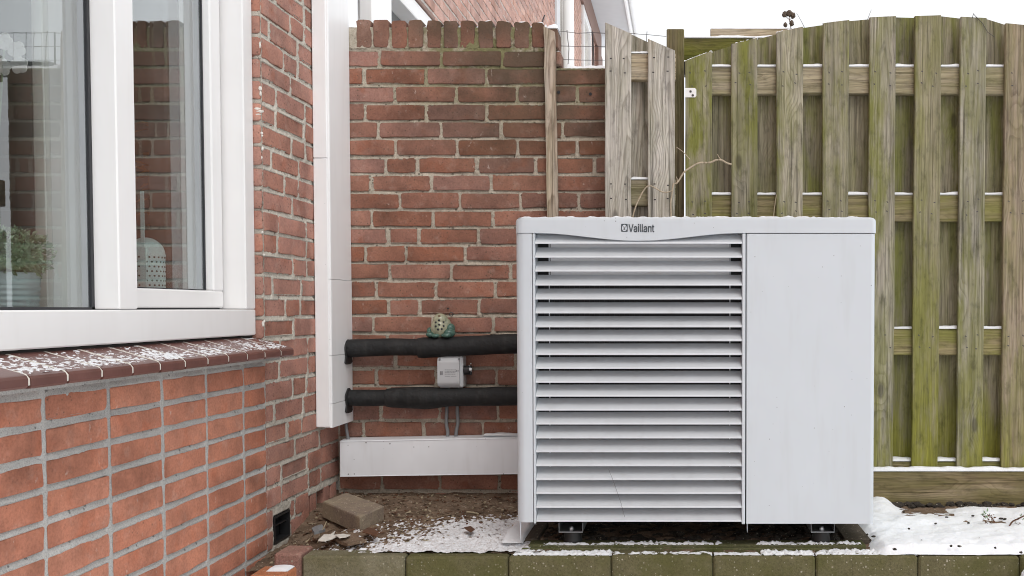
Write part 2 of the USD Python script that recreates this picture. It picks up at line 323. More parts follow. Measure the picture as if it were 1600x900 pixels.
M['wood_beam_green'] = m_wood('wood_beam_green', (.20, .18, .07), (.14, .12, .05), mossy=.8, moss=(.17, .175, .03), axis='x')
M['wood_lath'] = m_wood('wood_lath', (.46, .38, .31), (.22, .16, .12), mossy=.25, moss=(.22, .21, .08), soft=(.5, .45, .40), softy=.5)

# ------------------------------------------------------------------ geometry helpers
def bx(x0, x1, y0, y1, z0, z1, b=0.0):
    x0, x1 = min(x0, x1), max(x0, x1); y0, y1 = min(y0, y1), max(y0, y1); z0, z1 = min(z0, z1), max(z0, z1)
    if b <= 0:
        m = trimesh.creation.box(extents=(x1 - x0, y1 - y0, z1 - z0)); m.apply_translation(((x0 + x1) / 2, (y0 + y1) / 2, (z0 + z1) / 2)); return m
    pts = []
    for sx, sy, sz in np.ndindex(2, 2, 2):
        X, Y, Z = (x1 if sx else x0), (y1 if sy else y0), (z1 if sz else z0)
        dx, dy, dz = (-b if sx else b), (-b if sy else b), (-b if sz else b)
        pts += [(X + dx, Y + dy, Z), (X + dx, Y, Z + dz), (X, Y + dy, Z + dz)]
    return trimesh.convex.convex_hull(np.array(pts))
def cat(ms): return trimesh.util.concatenate([m if isinstance(m, trimesh.Trimesh) else trimesh.Trimesh(m[0], m[1], process=False) for m in ms])
def tube(points, radii, n=8, caps=True):
    P = np.asarray(points, float); R = np.broadcast_to(np.asarray(radii, float), len(P))
    T = np.gradient(P, axis=0); T /= np.linalg.norm(T, axis=1, keepdims=True) + 1e-12
    ref = np.array([0, 0, 1.0]) if abs(T[0][2]) < .8 else np.array([1.0, 0, 0])
    V = []
    for p, t, r in zip(P, T, R):
        a = np.cross(t, ref); a /= np.linalg.norm(a) + 1e-12; b2 = np.cross(t, a)
        ang = np.arange(n) / n * 2 * np.pi
        V.append(p + r * (np.cos(ang)[:, None] * a + np.sin(ang)[:, None] * b2))
    V = np.vstack(V); Fc = []
    for i in range(len(P) - 1):
        for j in range(n):
            a, b2, c, d = i * n + j, i * n + (j + 1) % n, (i + 1) * n + (j + 1) % n, (i + 1) * n + j
            Fc += [(a, c, b2), (a, d, c)]
    if caps:
        k = len(V); V = np.vstack([V, P[0], P[-1]]); e = (len(P) - 1) * n
        for j in range(n):
            Fc += [(k, j, (j + 1) % n), (k + 1, e + (j + 1) % n, e + j)]
    m = trimesh.Trimesh(V, np.array(Fc), process=False); trimesh.repair.fix_normals(m); return m
def lathe(profile, n=32):
    """profile: (radius, z) from bottom to top."""
    V, Fc = [], []
    for r, z in profile:
        a = np.arange(n) / n * 2 * np.pi
        V.append(np.stack([r * np.cos(a), r * np.sin(a), np.full(n, z)], 1))
    V = np.vstack(V)
    for i in range(len(profile) - 1):
        for j in range(n):
            a, b2, c, d = i * n + j, i * n + (j + 1) % n, (i + 1) * n + (j + 1) % n, (i + 1) * n + j
            Fc += [(a, b2, c), (a, c, d)]
    return trimesh.Trimesh(V, np.array(Fc), process=False)
def extr(poly, depth):
    return trimesh.creation.extrude_polygon(poly, depth, engine='earcut')
def along_x(poly_yz, x0, x1):
    m = extr(Polygon(poly_yz), x1 - x0)           # (a, b, c) -> y=a, z=b, x=c
    v = m.vertices; m.vertices = np.stack([v[:, 2] + x0, v[:, 0], v[:, 1]], 1); m.fix_normals(); return m
def along_y(poly_xz, y0, y1):
    m = extr(Polygon(poly_xz), y1 - y0)
    v = m.vertices; m.vertices = np.stack([v[:, 0], v[:, 2] + y0, v[:, 1]], 1); m.fix_normals(); return m
def along_z(poly_xy, z0, z1):
    m = extr(Polygon(poly_xy), z1 - z0); m.apply_translation((0, 0, z0)); return m
def grid(us, vs, fn):
    U, V = np.meshgrid(us, vs, indexing='ij'); P = fn(U, V).reshape(-1, 3)
    nu, nv = len(us), len(vs); I = np.arange(nu * nv).reshape(nu, nv)
    a, b2, c, d = I[:-1, :-1].ravel(), I[1:, :-1].ravel(), I[1:, 1:].ravel(), I[:-1, 1:].ravel()
    return P, np.vstack([np.stack([a, b2, c], 1), np.stack([a, c, d], 1)])
def blob(c, r, seed=0, sub=2, amp=.12, fr=1.5):
    m = trimesh.creation.icosphere(subdivisions=sub, radius=1.0); v = m.vertices
    v = v * (1 + amp * 2 * (fbm(v * fr + 17.3 * seed + 50, 3, seed) - .5))[:, None]
    m.vertices = v * np.asarray(r) + np.asarray(c); return m

def brick_shape(w, h, dep, rng, r=.004, irr=.0012, b=.003, tilt=.0006):
    """A fired brick seen from its face, in (u, v, n): rounded, slightly irregular outline, worn arris; open at the back."""
    r = min(r, h * .3, w * .3); P = []
    nl, ns = (3, 1) if w > h * 1.4 else ((1, 3) if h > w * 1.4 else (1, 1))
    def seg(a, c, k): return [tuple(np.array(a) + (np.array(c) - np.array(a)) * (i + 1) / (k + 1)) for i in range(k)]
    q = [((r, 0), (w - r, 0), nl), ((w, r), (w, h - r), ns), ((w - r, h), (r, h), nl), ((0, h - r), (0, r), ns)]
    for a, c, k in q: P += [a] + seg(a, c, k) + [c]
    P = np.array(P) + rng.normal(0, irr, (len(P), 2)); n = len(P)
    ctr = np.array([w / 2, h / 2]); inn = ctr + (P - ctr) * (1 - 2 * b / np.array([w, h])) + rng.normal(0, irr * .3, P.shape)
    tx, ty = rng.normal(0, tilt), rng.normal(0, tilt)
    def nn(p): return (p[:, 0] - w / 2) / w * 2 * tx + (p[:, 1] - h / 2) / h * 2 * ty
    ring0 = np.column_stack([P, np.full(n, -dep)]); ring1 = np.column_stack([P, nn(P) - b * .8 + rng.normal(0, .0004, n)]); ring2 = np.column_stack([inn, nn(inn) + rng.normal(0, .0003, n)])
    V = np.vstack([ring0, ring1, ring2, [[w / 2, h / 2, .0004]]]); Fc = []
    for k in range(2):
        for j in range(n):
            a, b2 = k * n + j, k * n + (j + 1) % n
            Fc += [(a, b2, b2 + n), (a, b2 + n, a + n)]
    Fc += [(2 * n + j, 2 * n + (j + 1) % n, 3 * n) for j in range(n)]
    return V, np.array(Fc)

class WallFrame:
    def __init__(s, o, u, v, n): s.o, s.u, s.v, s.n = [np.array(x, float) for x in (o, u, v, n)]
    def __call__(s, L): L = np.asarray(L, float); return s.o + L[..., 0:1] * s.u + L[..., 1:2] * s.v + L[..., 2:3] * s.n
def mortar_sheet(fr, u0, u1, v0, v1, rects, res, base, amp, seed, dip=.012, freq=70.0, slope=0.0, cut=None):
    """One wall of mortar as a sheet: rough in the joints, sunk behind every brick. rects: (u0, v0, u1, v1, proud)."""
    us = np.arange(u0, u1 + res * .5, res); vs = np.arange(v0, v1 + res * .5, res)
    U, V = np.meshgrid(us, vs, indexing='ij')
    N = base + amp * 2 * (fbm(np.stack([U * freq, V * freq, np.full_like(U, seed * 3.7)], -1), 4, seed) - .5)
    N += amp * .8 * 2 * (fbm(np.stack([U * 12, V * 12, np.full_like(U, seed * 1.7)], -1), 2, seed + 5) - .5)
    for a, b2, c, d, *_ in rects:
        i0, i1 = np.searchsorted(us, [a + .004, c - .004]); j0, j1 = np.searchsorted(vs, [b2 + .004, d - .004])
        N[i0:i1, j0:j1] = np.minimum(N[i0:i1, j0:j1], base - dip)
        if slope:   # struck joint: the bed under a brick leans back
            j2 = np.searchsorted(vs, b2 - .014); js = np.searchsorted(vs, b2 + .002)
            if js > j2 and i1 > i0:
                t = np.clip((vs[j2:js] - (b2 - .014)) / .014, 0, 1)
                N[i0:i1, j2:js] -= slope * t[None, :]
    if cut is not None: N = cut(U, V, N)
    P = fr(np.stack([U, V, N], -1).reshape(-1, 3)); nu, nv = len(us), len(vs); I = np.arange(nu * nv).reshape(nu, nv)
    a, b2, c, d = I[:-1, :-1].ravel(), I[1:, :-1].ravel(), I[1:, 1:].ravel(), I[:-1, 1:].ravel()
    return P, np.vstack([np.stack([a, b2, c], 1), np.stack([a, c, d], 1)])
def lay(fr, rects, parent, mat, rng, dep=.03, name='brick', **kw):
    for (a, b2, c, d, pr) in rects:
        V, Fc = brick_shape(c - a, d - b2, dep, rng, **kw)
        V = V + np.array([a, b2, pr]); obj(name, (fr(V), Fc), mat, parent, smooth=40)

# ------------------------------------------------------------------ main planes
XW = -1.2297          # outer face of the house wall (faces +x)
YB = 3.58             # front face of the garden wall (faces the camera)
YF = 3.47             # front face of the fence boards
YP = 2.80             # front of the heat pump
YK = 2.766            # front of the kerb
rng = np.random.default_rng(7)

# ================================================================== setting: ground
def ground_h(x, y):
    h = .010 * (fbm(np.stack([x * 5, y * 5, x * 0], -1), 3, 3) - .5) * 2
    h += .007 * (fbm(np.stack([x * 34, y * 34, x * 0 + 4], -1), 3, 8) - .5) * 2
    h += .0035 * (fbm(np.stack([x * 120, y * 120, x * 0 + 9], -1), 3, 12) - .5) * 2
    h += .02 * np.clip((y - 3.35) / .25, 0, 1) ** 1.5 * np.clip((-.3 - x) / .4, 0, 1)
    h += -.050 * np.clip((-1.00 - x) / .2, 0, 1) * np.clip((3.32 - y) / .22, 0, 1)
    h = h - .004 - .01 * np.clip((2.95 - y) / .1, 0, 1)
    return h
obj('ground', grid(np.array([-300., -60, -12, -4, -1.2, 0, 1.5, 4, 12, 60, 300]), np.array([-300., -60, -12, 0, 2, 4, 8, 20, 60, 300.]), lambda U, V: np.stack([U, V, np.full_like(U, -.14)], -1)),
    M['snow'], kind='structure', label='snow covered ground around the garden')
us = np.concatenate([np.arange(-1.26, -.4, .006), np.arange(-.4, 1.2, .012), np.arange(1.2, 3.2, .05)]); vs = np.arange(2.80, 3.62, .006)
obj('soil_bed', grid(us, vs, lambda U, V: np.stack([U, V, ground_h(U, V)], -1)), M['soil'], kind='structure', smooth=True,
    label='bare brown garden soil between wall, kerb and fence')

# kerb of concrete blocks
kerb = thing('kerb', (0, YK, -.1), 'row of mossy concrete edging blocks along the bottom of the picture', 'kerb', kind='structure')
kpx = [470.5, 632.5, 793.5, 954.5, 1114, 1274.5, 1435, 1594, 1755]
kz = -.013
for i in range(len(kpx) - 1):
    a = at_y(kpx[i], 870, YK)[0] + .0012; c = at_y(kpx[i + 1], 870, YK)[0] - .0012
    m = bx(a, c, YK + rng.normal(0, .0015), YK + .075, -.3, kz + rng.normal(0, .0012), .006)
    obj('kerb_block', m, M['kerb_grey'] if i < 1 else M['kerb_moss'], kerb, smooth=20)
rb = bx(at_y(425, 885, YK)[0], at_y(467.5, 885, YK)[0], YK + .012, YK + .11, -.3, -.008, .006)
obj('kerb_block', rb, M['kerb_red'], kerb, smooth=20, label='short red brick at the left end of the kerb')

# ================================================================== house (left): old brick, new brick panel, sill, window, room
house = thing('brick_house', (XW, 2.9, -.1), 'red brick house with white framed window and darker tiled sill, at the left', 'house')
HF = WallFrame((XW, 0, 0), (0, 1, 0), (0, 0, 1), (1, 0, 0))      # u = depth, v = height
Y_END = 2.955                                                     # where the old wall starts beside window and panel
C_H = .0638
# old wall rows: course tops taken at the near end of the wall
ztop0 = at_x(415, 613 - 0, XW)[2]
rows = []
zt0 = at_x(416.7, 634, XW)[2]                                     # top edge of one course under the sill
k0 = math.ceil((2.05 - zt0) / C_H); k1 = math.floor((-.16 - zt0) / C_H)
old_rects = []
pat = [[.105, .215], [.215, .105, .215], [.06, .215, .215], [.16, .105, .215], [.215, .215], [.105, .215, .215]]
VENT = None
vq = [at_x(427.5, 808, XW), at_x(452.5, 796.5, XW), at_x(454.5, 838, XW), at_x(429, 853, XW)]
vent_u0, vent_u1 = vq[0][1], vq[1][1]; vent_z0, vent_z1 = vq[3][2] + .004, vq[0][2]
for k in range(k1, k0 + 1):
    v1 = zt0 + k * C_H; v0 = v1 - .052
    u = Y_END + .002; j = 0; p = pat[(k * 5 + 2) % len(pat)]
    while u < YB + .02:
        w = p[j % len(p)] * (1 + rng.normal(0, .02)); j += 1
        a, c = u, min(u + w, YB + .05); u = c + .011
        if c - a < .02: continue
        if c > vent_u0 - .004 and a < vent_u1 + .004 and v1 > vent_z0 - .002 and v0 < vent_z1 + .004:
            # bricks cut round the air vent
            if vent_u0 - .006 - a > .02: old_rects.append((a, v0, vent_u0 - .008, v1, rng.normal(0, .0012)))
            if c - vent_u1 - .008 > .02: old_rects.append((vent_u1 + .010, v0, c, v1, rng.normal(0, .0012)))
            continue
        if v1 < -.0 and a > 3.18: continue
        if abs(v1 - (zt0 - 5 * C_H)) < .0 : continue
        old_rects.append((a, v0 + rng.normal(0, .0012), c, v1 + rng.normal(0, .0012), rng.normal(0, .0016)))
# upright brick slips in the lowest course, dark gaps between them
slip = [(at_x(473, 790, XW)[1], at_x(483, 790, XW)[1]), (at_x(486, 785, XW)[1], at_x(494, 785, XW)[1]), (at_x(507, 770, XW)[1], at_x(513, 770, XW)[1]), (at_x(517, 765, XW)[1], at_x(525, 765, XW)[1])]
def hole(U, V, N):
    inside = (U > vent_u0) & (U < vent_u1) & (V > vent_z0) & (V < vent_z1)
    N = np.where(inside, -.05, N)
    low = (V < .055) & (U > 3.24)
    return np.where(low, -.03 + .008 * np.sin(U * 140), N)
old_rects = [r for r in old_rects if not (r[1] < .035 and r[0] > 3.2)]
ow = obj('old_wall', mortar_sheet(HF, Y_END, YB + .02, -.2, 2.06, old_rects, .0036, -.0004, .0046, 1, freq=110, slope=.005, cut=hole), M['mortar_old'], house, smooth=True)
lay(HF, old_rects, ow, M['brick_house'], rng, r=.0045, irr=.0013, b=.0022)
for a, c in slip:
    V, Fc = brick_shape(c - a, .105, .03, rng, r=.004, irr=.0016); V = V + np.array([a, -.045, .001])
    obj('brick', (HF(V), Fc), M['brick_house'], ow, smooth=40)
# jamb of the old wall beside the window: brick ends facing the camera
JF = WallFrame((XW, Y_END, 0), (1, 0, 0), (0, 0, 1), (0, -1, 0))
jr = []
for k in range(k1, k0 + 1):
    v1 = zt0 + k * C_H; v0 = v1 - .052
    if v0 > .50: jr.append((-.16, v0 + rng.normal(0, .001), -.002, v1 + rng.normal(0, .001), .0012 + rng.normal(0, .0008)))
jw = obj('jamb', mortar_sheet(JF, -.17, -.001, .545, 2.06, jr, .005, -.004, .003, 4), M['mortar_old'], house, smooth=True)
lay(JF, jr, jw, M['brick_house'], rng, r=.006, irr=.0012, dep=.02)
rs_ = np.random.default_rng(55); sp_ = []
for (a, b2, rx_, rz_) in ((406, 70, .003, .009), (406.5, 138, .005, .006), (407, 146, .003, .007), (402, 170, .010, .005), (406, 174, .012, .004), (403, 179, .009, .003), (409, 208, .004, .004), (409.5, 212, .003, .003), (410, 232, .003, .006), (409, 246, .002, .004), (411, 506, .004, .008), (413, 502, .003, .004), (410, 363, .003, .003), (412, 398, .003, .003)):
    c = at_y(a, b2, Y_END - .001); sp_.append(blob(c, (rx_, .002, rz_), int(a + b2), 2, .4, 2.5))
obj('plaster_splash', cat(sp_), M['plaster'], jw, kind='stuff', smooth=50)
# wall above and behind the frame of the picture
obj('upper_wall', cat([bx(-1.55, XW + .001, -5, YB, 2.07, 5.6), bx(-1.55, XW - .03, -5, 1.0, -.2, 2.07)]), M['render_brick'], house)

# new brick panel under the window, stack bond
pu = [at_x(p, 700, XW)[1] for p in (68.5, 170.5, 252.5, 323.5, 381.0)]
pit = (pu[-1] - pu[0]) / 4
C_P = .0625
zp = at_x(66, 659, XW)[2]                                         # underside of the first visible course at the left
panel = []
cols = [(pu[-1] + .006, Y_END - .004)] + [(pu[-1] - (i + 1) * pit + .006, pu[-1] - i * pit - .006) for i in range(9)]
for k in range(-12, 3):
    v0 = zp - k * C_P if False else zp + k * C_P
    for a, c in cols:
        top = v0 + .0478
        if v0 > .545: continue
        panel.append((a, v0 + rng.normal(0, .0007), c, min(top, .541) + rng.normal(0, .0005), .002 + rng.normal(0, .0006)))
panel = [r for r in panel if r[3] - r[1] > .012]
pw = obj('brick_panel', mortar_sheet(HF, cols[-1][0] - .02, Y_END - .001, -.32, .545, panel, .004, .0002, .0020, 2, freq=60, slope=.0055), M['mortar_panel'], house, smooth=True)
lay(HF, panel, pw, M['brick_panel'], rng, r=.003, irr=.0009, b=.0022)
for side in (0, 1):
    pass

# sill of glazed tiles
XS = -1.149
tz_t, tz_b = .5625, .537
tiles_px = [459, 440, 414.6, 388, 357.5, 325, 290, 250, 207, 160, 107, 45]
tu = [at_x(p, 560, XS)[1] for p in tiles_px]
tp = (tu[2] - tu[-1]) / 9
edges = [tu[0], tu[1]] + [tu[1] - tp * (i + 1) for i in range(18)]
XFR = -1.252          # outer face of the window frame
zb_sill = .604
def tile(u0, u1, jit):
    zf, zb = tz_t, zb_sill
    pr = [(XS - .0, tz_b + .004), (XS, tz_t - .008), (XS - .0025, tz_t - .003), (XS - .008, tz_t), (XFR - .05, zb), (XFR - .05, zb - .02), (XS - .02, tz_b), (XS - .004, tz_b)]
    m = extr(Polygon(pr), u1 - u0); v = m.vertices
    m.vertices = np.stack([v[:, 0], v[:, 2] + u0, v[:, 1] + jit], 1); m.fix_normals(); return m
sill_end = edges[0]
# grout bed: same profile, set back 2 mm; short piece beyond the window's end lies in front of the old wall
def bed(u0, u1, xb, e=-.0022):
    pr = [(XS - .0022 + max(e, -.001), tz_b + .006), (XS - .0022 + max(e, -.001), tz_t - .008), (XS - .0085, tz_t + e), (xb, zb_sill - .0022 - (xb + .05 - XFR) * 0), (xb, tz_b + .002), (XS - .012, tz_b + .002)]
    pr[3] = (xb, tz_t + (zb_sill - tz_t) * (XS - .008 - xb) / (XS - .008 - (XFR - .05)) + e)
    m = extr(Polygon(pr), u1 - u0); v = m.vertices
    m.vertices = np.stack([v[:, 0], v[:, 2] + u0, v[:, 1]], 1); m.fix_normals(); return m
sill = obj('sill', cat([bed(edges[-1], Y_END - .002, XFR - .048), bed(Y_END - .002, sill_end - .003, XW - .02)] + [bed(edges[i] - .0046, edges[i] + .0036, XFR - .048 if edges[i] < Y_END - .01 else XW - .02, .0004) for i in range(1, len(edges) - 1)]), M['grout'], house)
for i in range(len(edges) - 1):
    u1, u0 = edges[i] - (.0045 if i else 0), edges[i + 1] + .0045
    m = tile(u0, u1, rng.normal(0, .0004))
    if u1 > Y_END:      # the two last tiles stop at the old wall
        m = trimesh.intersections.slice_mesh_plane(m, [1, 0, 0], [XW - .02, 0, 0], cap=True, engine='earcut') if False else tile(u0, u1, 0)
        v = m.vertices.copy(); f = v[:, 0] < XW - .02
        t = (XW - .02 - v[f, 0]) / (XS - .008 - v[f, 0]); v[f, 2] = v[f, 2] + (tz_t - v[f, 2]) * t * (v[f, 2] > tz_b + .01); v[f, 0] = XW - .02; m.vertices = v
    obj('tile', m, M['tile'], sill, smooth=25)
obj('sill_bed', bx(XW - .02, XW + .045, edges[-1], Y_END, .527, .5365), M['mortar_panel'], house)
# shadow gap between sill and frame
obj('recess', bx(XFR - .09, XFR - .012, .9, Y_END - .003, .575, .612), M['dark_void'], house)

# window: fixed light, mullion, opening sash
Z0, Z1 = .600, 2.05
def fy(px, X): return at_x(px, 481, X)[1]
st_u0, st_u1 = fy(385, XFR), Y_END - .006
mu_u0, mu_u1 = fy(187, XFR), fy(216, XFR)
DEEP = -.085          # inner face of the frame relative to XFR - rebate
XSASH, XGL, XGR, XIN = XFR - .060, XFR - .056, XFR - .083, XFR - .15
near0 = .95
fm = [bx(XIN, XFR, st_u0, st_u1, Z0 + .077, Z1, .003), bx(XIN, XFR, mu_u0, mu_u1, Z0 + .077, Z1, .003),
      bx(XIN, XFR, near0, st_u1, Z0, Z0 + .0755, .003), bx(XIN, XFR, near0, st_u1, Z1 + .001, Z1 + .075, .003), bx(XIN, XFR, near0 - .08, near0, Z0, Z1 + .075, .003)]
# slanted glazing fillets: bright lip beside the panes
wf = obj('window_frame', cat(fm), M['upvc'], house, smooth=20)
# fixed pane (left)
obj('gasket', cat([bx(XGL - .004, XGL + .001, mu_u0 - .011, mu_u0 - .0005, Z0 + .077, Z1), bx(XGL - .004, XGL + .001, near0, mu_u0 - .0005, Z0 + .0757, Z0 + .0815)]), M['gasket'], wf)
obj('glass_pane', bx(XGL - .026, XGL - .003, near0 + .002, mu_u0 - .001, Z0 + .077, Z1 - .001), M['glass'], wf)
obj('spacer_bar', cat([bx(XGL - .020, XGL - .007, mu_u0 - .012, mu_u0 - .002, Z0 + .078, Z1 - .002)]), M['spacer'], wf)
# sash (right)
s0, s1, sz0 = mu_u1 + .004, st_u0 - .011, Z0 + .0805
gr_u = s1 - .060; gz = at_x(280, 452, XGR)[2] - .003
obj('rebate', cat([bx(XSASH - .05, XSASH - .012, mu_u1, st_u0 - .011, Z0 + .0756, Z0 + .0803), bx(XSASH - .05, XSASH - .022, st_u0 - .0108, st_u0 - .0002, Z0 + .0803, Z1)]), M['gasket'], wf)
sash = obj('sash', cat([bx(XIN, XSASH, gr_u, s1, sz0 + .048, Z1 - .06, .004), bx(XIN, XSASH, s0, s0 + .058, sz0 + .048, Z1 - .06, .004), bx(XIN, XSASH, s0, s1, sz0, sz0 + .0475, .004), bx(XIN, XSASH, s0, s1, Z1 - .0595, Z1 - .001, .004)]), M['upvc'], wf, smooth=20)
obj('glass_pane', bx(XGR - .024, XGR - .002, s0 + .06, gr_u - .001, sz0 + .049, Z1 - .062), M['glass'], wf)
obj('gasket', cat([bx(XGR - .003, XGR + .0015, gr_u - .006, gr_u - .0005, sz0 + .049, Z1 - .062), bx(XGR - .003, XGR + .0015, s0 + .059, gr_u - .007, sz0 + .0478, sz0 + .051)]), M['gasket'], wf)
obj('spacer_bar', bx(XGR - .019, XGR - .006, gr_u - .014, gr_u - .003, sz0 + .052, Z1 - .065), M['spacer'], wf)
# room behind
RX0, RX1, RY0, RY1 = -4.2, XIN - .001, .4, 3.25
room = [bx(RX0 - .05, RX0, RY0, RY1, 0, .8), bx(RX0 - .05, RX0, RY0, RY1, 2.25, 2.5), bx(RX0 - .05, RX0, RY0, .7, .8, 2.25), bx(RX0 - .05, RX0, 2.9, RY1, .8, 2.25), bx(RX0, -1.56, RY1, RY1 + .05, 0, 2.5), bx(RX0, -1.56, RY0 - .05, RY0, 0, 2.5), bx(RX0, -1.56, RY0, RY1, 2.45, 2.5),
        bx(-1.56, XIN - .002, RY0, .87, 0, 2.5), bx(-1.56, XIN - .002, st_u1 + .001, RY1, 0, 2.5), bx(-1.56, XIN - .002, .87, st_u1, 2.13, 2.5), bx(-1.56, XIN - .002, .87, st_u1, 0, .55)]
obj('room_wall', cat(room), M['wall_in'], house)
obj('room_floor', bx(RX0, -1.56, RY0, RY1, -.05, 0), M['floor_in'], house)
WB = .645
obj('window_board', bx(-1.78, XIN - .002, .88, st_u1 - .002, WB - .03, WB, .004), M['upvc'], house)

# air vent in the old wall
vent = [bx(XW - .04, XW - .032, vent_u0 + .002, vent_u1 - .002, vent_z0 + .002, vent_z1 - .002), bx(XW - .03, XW + .002, vent_u0 + .001, vent_u0 + .007, vent_z0 + .001, vent_z1 - .001), bx(XW - .03, XW + .002, vent_u1 - .007, vent_u1 - .001, vent_z0 + .001, vent_z1 - .001),
        bx(XW - .03, XW + .0022, vent_u0 + .007, vent_u1 - .007, vent_z1 - .006, vent_z1 - .001), bx(XW - .03, XW + .0022, vent_u0 + .007, vent_u1 - .007, vent_z0 + .001, vent_z0 + .006)]
for i in range(1):
    zc = vent_z0 + (vent_z1 - vent_z0) * .62
    vent.append(bx(XW - .03, XW - .006, vent_u0 + .007, vent_u1 - .007, zc - .002, zc + .002))
obj('air_vent', cat(vent), M['black'], house)

# ---- things behind the glass
def leafy(c, r, n, size, rng, shape=(1, 1, .8), up=0):
    V, Fc = [], []
    for i in range(n):
        d = rng.normal(size=3); d /= np.linalg.norm(d); p = np.array(c) + d * np.array(shape) * r * rng.uniform(.45, 1) ** .6
        if p[2] < up: p[2] = up + rng.uniform(0, .01)
        a = d + rng.normal(0, .6, 3); a /= np.linalg.norm(a); t = np.cross(a, rng.normal(size=3)); t /= np.linalg.norm(t)
        s = size * rng.uniform(.6, 1.25); k = len(V); nn_ = np.cross(a, t)
        V += [p, p + a * s * .5 + t * s * .24 + nn_ * s * .06, p + a * s, p + a * s * .5 - t * s * .24 + nn_ * s * .06]
        Fc += [(k, k + 1, k + 2), (k, k + 2, k + 3)]
    return np.array(V), np.array(Fc)
pc = at_x(8, 470, -1.47); pc[2] = WB
pot = thing('potted_plant', pc, 'bushy green plant in a ribbed zinc pot behind the left window pane', 'potted plant')
prof = [(.0, .001), (.058, .001), (.060, .01)] + [(.0605 + .006 * t + .0016 * math.sin(t * 2 * math.pi * 6), .012 + .075 * t) for t in np.linspace(0, 1, 40)] + [(.067, .105), (.069, .111), (.066, .112), (.063, .1), (0, .098)]
m = lathe(prof, 40); m.apply_translation(pc); obj('pot', m, M['zinc'], pot, smooth=50)
rp = np.random.default_rng(3)
obj('foliage', blob(pc + [0, 0, .138], (.074, .074, .045), 3, 3, .3, 3), M['leaf_green'], pot, smooth=False)
obj('foliage', leafy(pc + [0, 0, .148], .092, 900, .017, rp, (1, 1, .62), pc[2] + .10), M['leaf_green'], pot, smooth=False)
obj('foliage', leafy(pc + [0, 0, .150], .097, 520, .013, rp, (1, 1, .64), pc[2] + .10), M['leaf_pale'], pot, smooth=False)
# mint lantern with punched holes
lc = at_x(229, 450, -1.45); lc[2] = WB
lan = thing('lantern', lc, 'pale mint metal lantern with punched holes behind the right window pane', 'lantern')
R = .047
zb1 = at_y(229, 398, lc[1])[2] - WB; zt1 = at_y(229, 371, lc[1])[2] - WB
m = lathe([(0, .002), (R, .002), (R, zb1 - .002)], 40); m.apply_translation(lc); obj('body', m, M['mint'], lan, smooth=50)
dome_p = [(R + .0015, zb1 - .004), (R + .0015, zb1)] + [(R * math.cos(t), zb1 + (zt1 - zb1) * math.sin(t)) for t in np.linspace(.05, 1.5, 9)]
m = lathe(dome_p, 40); m.apply_translation(lc); obj('lid', m, M['mint'], lan, smooth=50)
hs = []
for i in range(14):
    for j in range(24):
        a = (j + .5 * (i % 2)) / 24 * 2 * math.pi; z = .008 + (zb1 - .016) * i / 13
        c0 = trimesh.creation.cylinder(radius=.0026, height=.0016, sections=8)
        c0.apply_transform(trimesh.transformations.rotation_matrix(math.pi / 2, [0, 1, 0])); c0.apply_transform(trimesh.transformations.rotation_matrix(a, [0, 0, 1]))
        c0.apply_translation(lc + [R * math.cos(a), R * math.sin(a), z]); hs.append(c0)
obj('hole', cat(hs), M['black'], lan, kind='stuff')
zt2 = at_y(222, 302, lc[1])[2]
hx = at_y(223, 350, lc[1] - R - .003)
obj('handle', cat([bx(hx[0] - .008, hx[0] + .008, lc[1] - R - .005, lc[1] - R - .003, WB + .01, WB + zb1 + .02), bx(hx[0] - .005, hx[0] + .005, lc[1] - R - .005, lc[1] - R - .003, WB + zb1 + .02, zt2)]), M['mint'], lan)
# dried orange plant
oc = at_x(238, 300, -1.62); oc[2] = WB
orp = thing('leafy_plant', oc, 'tall plant with orange and yellow leaves behind the right window pane', 'plant')
pts = [oc + [.0, .0, 0], oc + [.01, -.01, .2], oc + [-.01, 0, .42], oc + [.0, .01, .62]]
obj('stem', tube(pts, [.004, .0035, .003, .002]), M['bark'], orp)
V, Fc = [], []
for i in range(46):
    z = rp.uniform(.12, .62); a = rp.uniform(0, 6.28); p = oc + [.0, 0, z]; d = np.array([math.cos(a), math.sin(a), rp.uniform(-.3, .5)]); t = np.cross(d, [0, 0, 1]); s = rp.uniform(.04, .075)
    k = len(V); V += [p, p + d * s * .5 + t * s * .25, p + d * s - [0, 0, .01], p + d * s * .5 - t * s * .25]; Fc += [(k, k + 1, k + 2), (k, k + 2, k + 3)]
obj('leaf', (np.array(V), np.array(Fc)), M['leaf_orange'], orp, smooth=False, kind='stuff')
m = lathe([(0, .001), (.05, .001), (.06, .1), (.055, .1), (0, .09)], 24); m.apply_translation(oc); obj('pot', m, M['zinc'], orp, smooth=40)
# white orchid
wc = at_x(8, 470, -1.60); wc[2] = WB
orc = thing('orchid', wc, 'white flowering orchid near the left edge behind the left window pane', 'orchid')
top = at_y(6, 78, wc[1])
pts = [wc, wc + (top - wc) * .5 + [-.02, 0, .03], top, top + [.04, .0, -.02]]
obj('stem', tube(pts, [.003, .003, .002, .0015]), M['leaf_green'], orc)
for i, (dx, dz) in enumerate([(.0, .02), (.03, .0), (-.03, -.02), (.035, -.035), (-.005, -.04)]):
    c0 = top + [dx, 0, dz]; pe = []
    for j in range(5):
        a = j / 5 * 6.28 + i; pe.append(blob(c0 + [math.cos(a) * .011, 0, math.sin(a) * .011], (.012, .003, .011), i * 7 + j, 1, .1))
    obj('flower', cat(pe), M['petal'], orc, smooth=60)
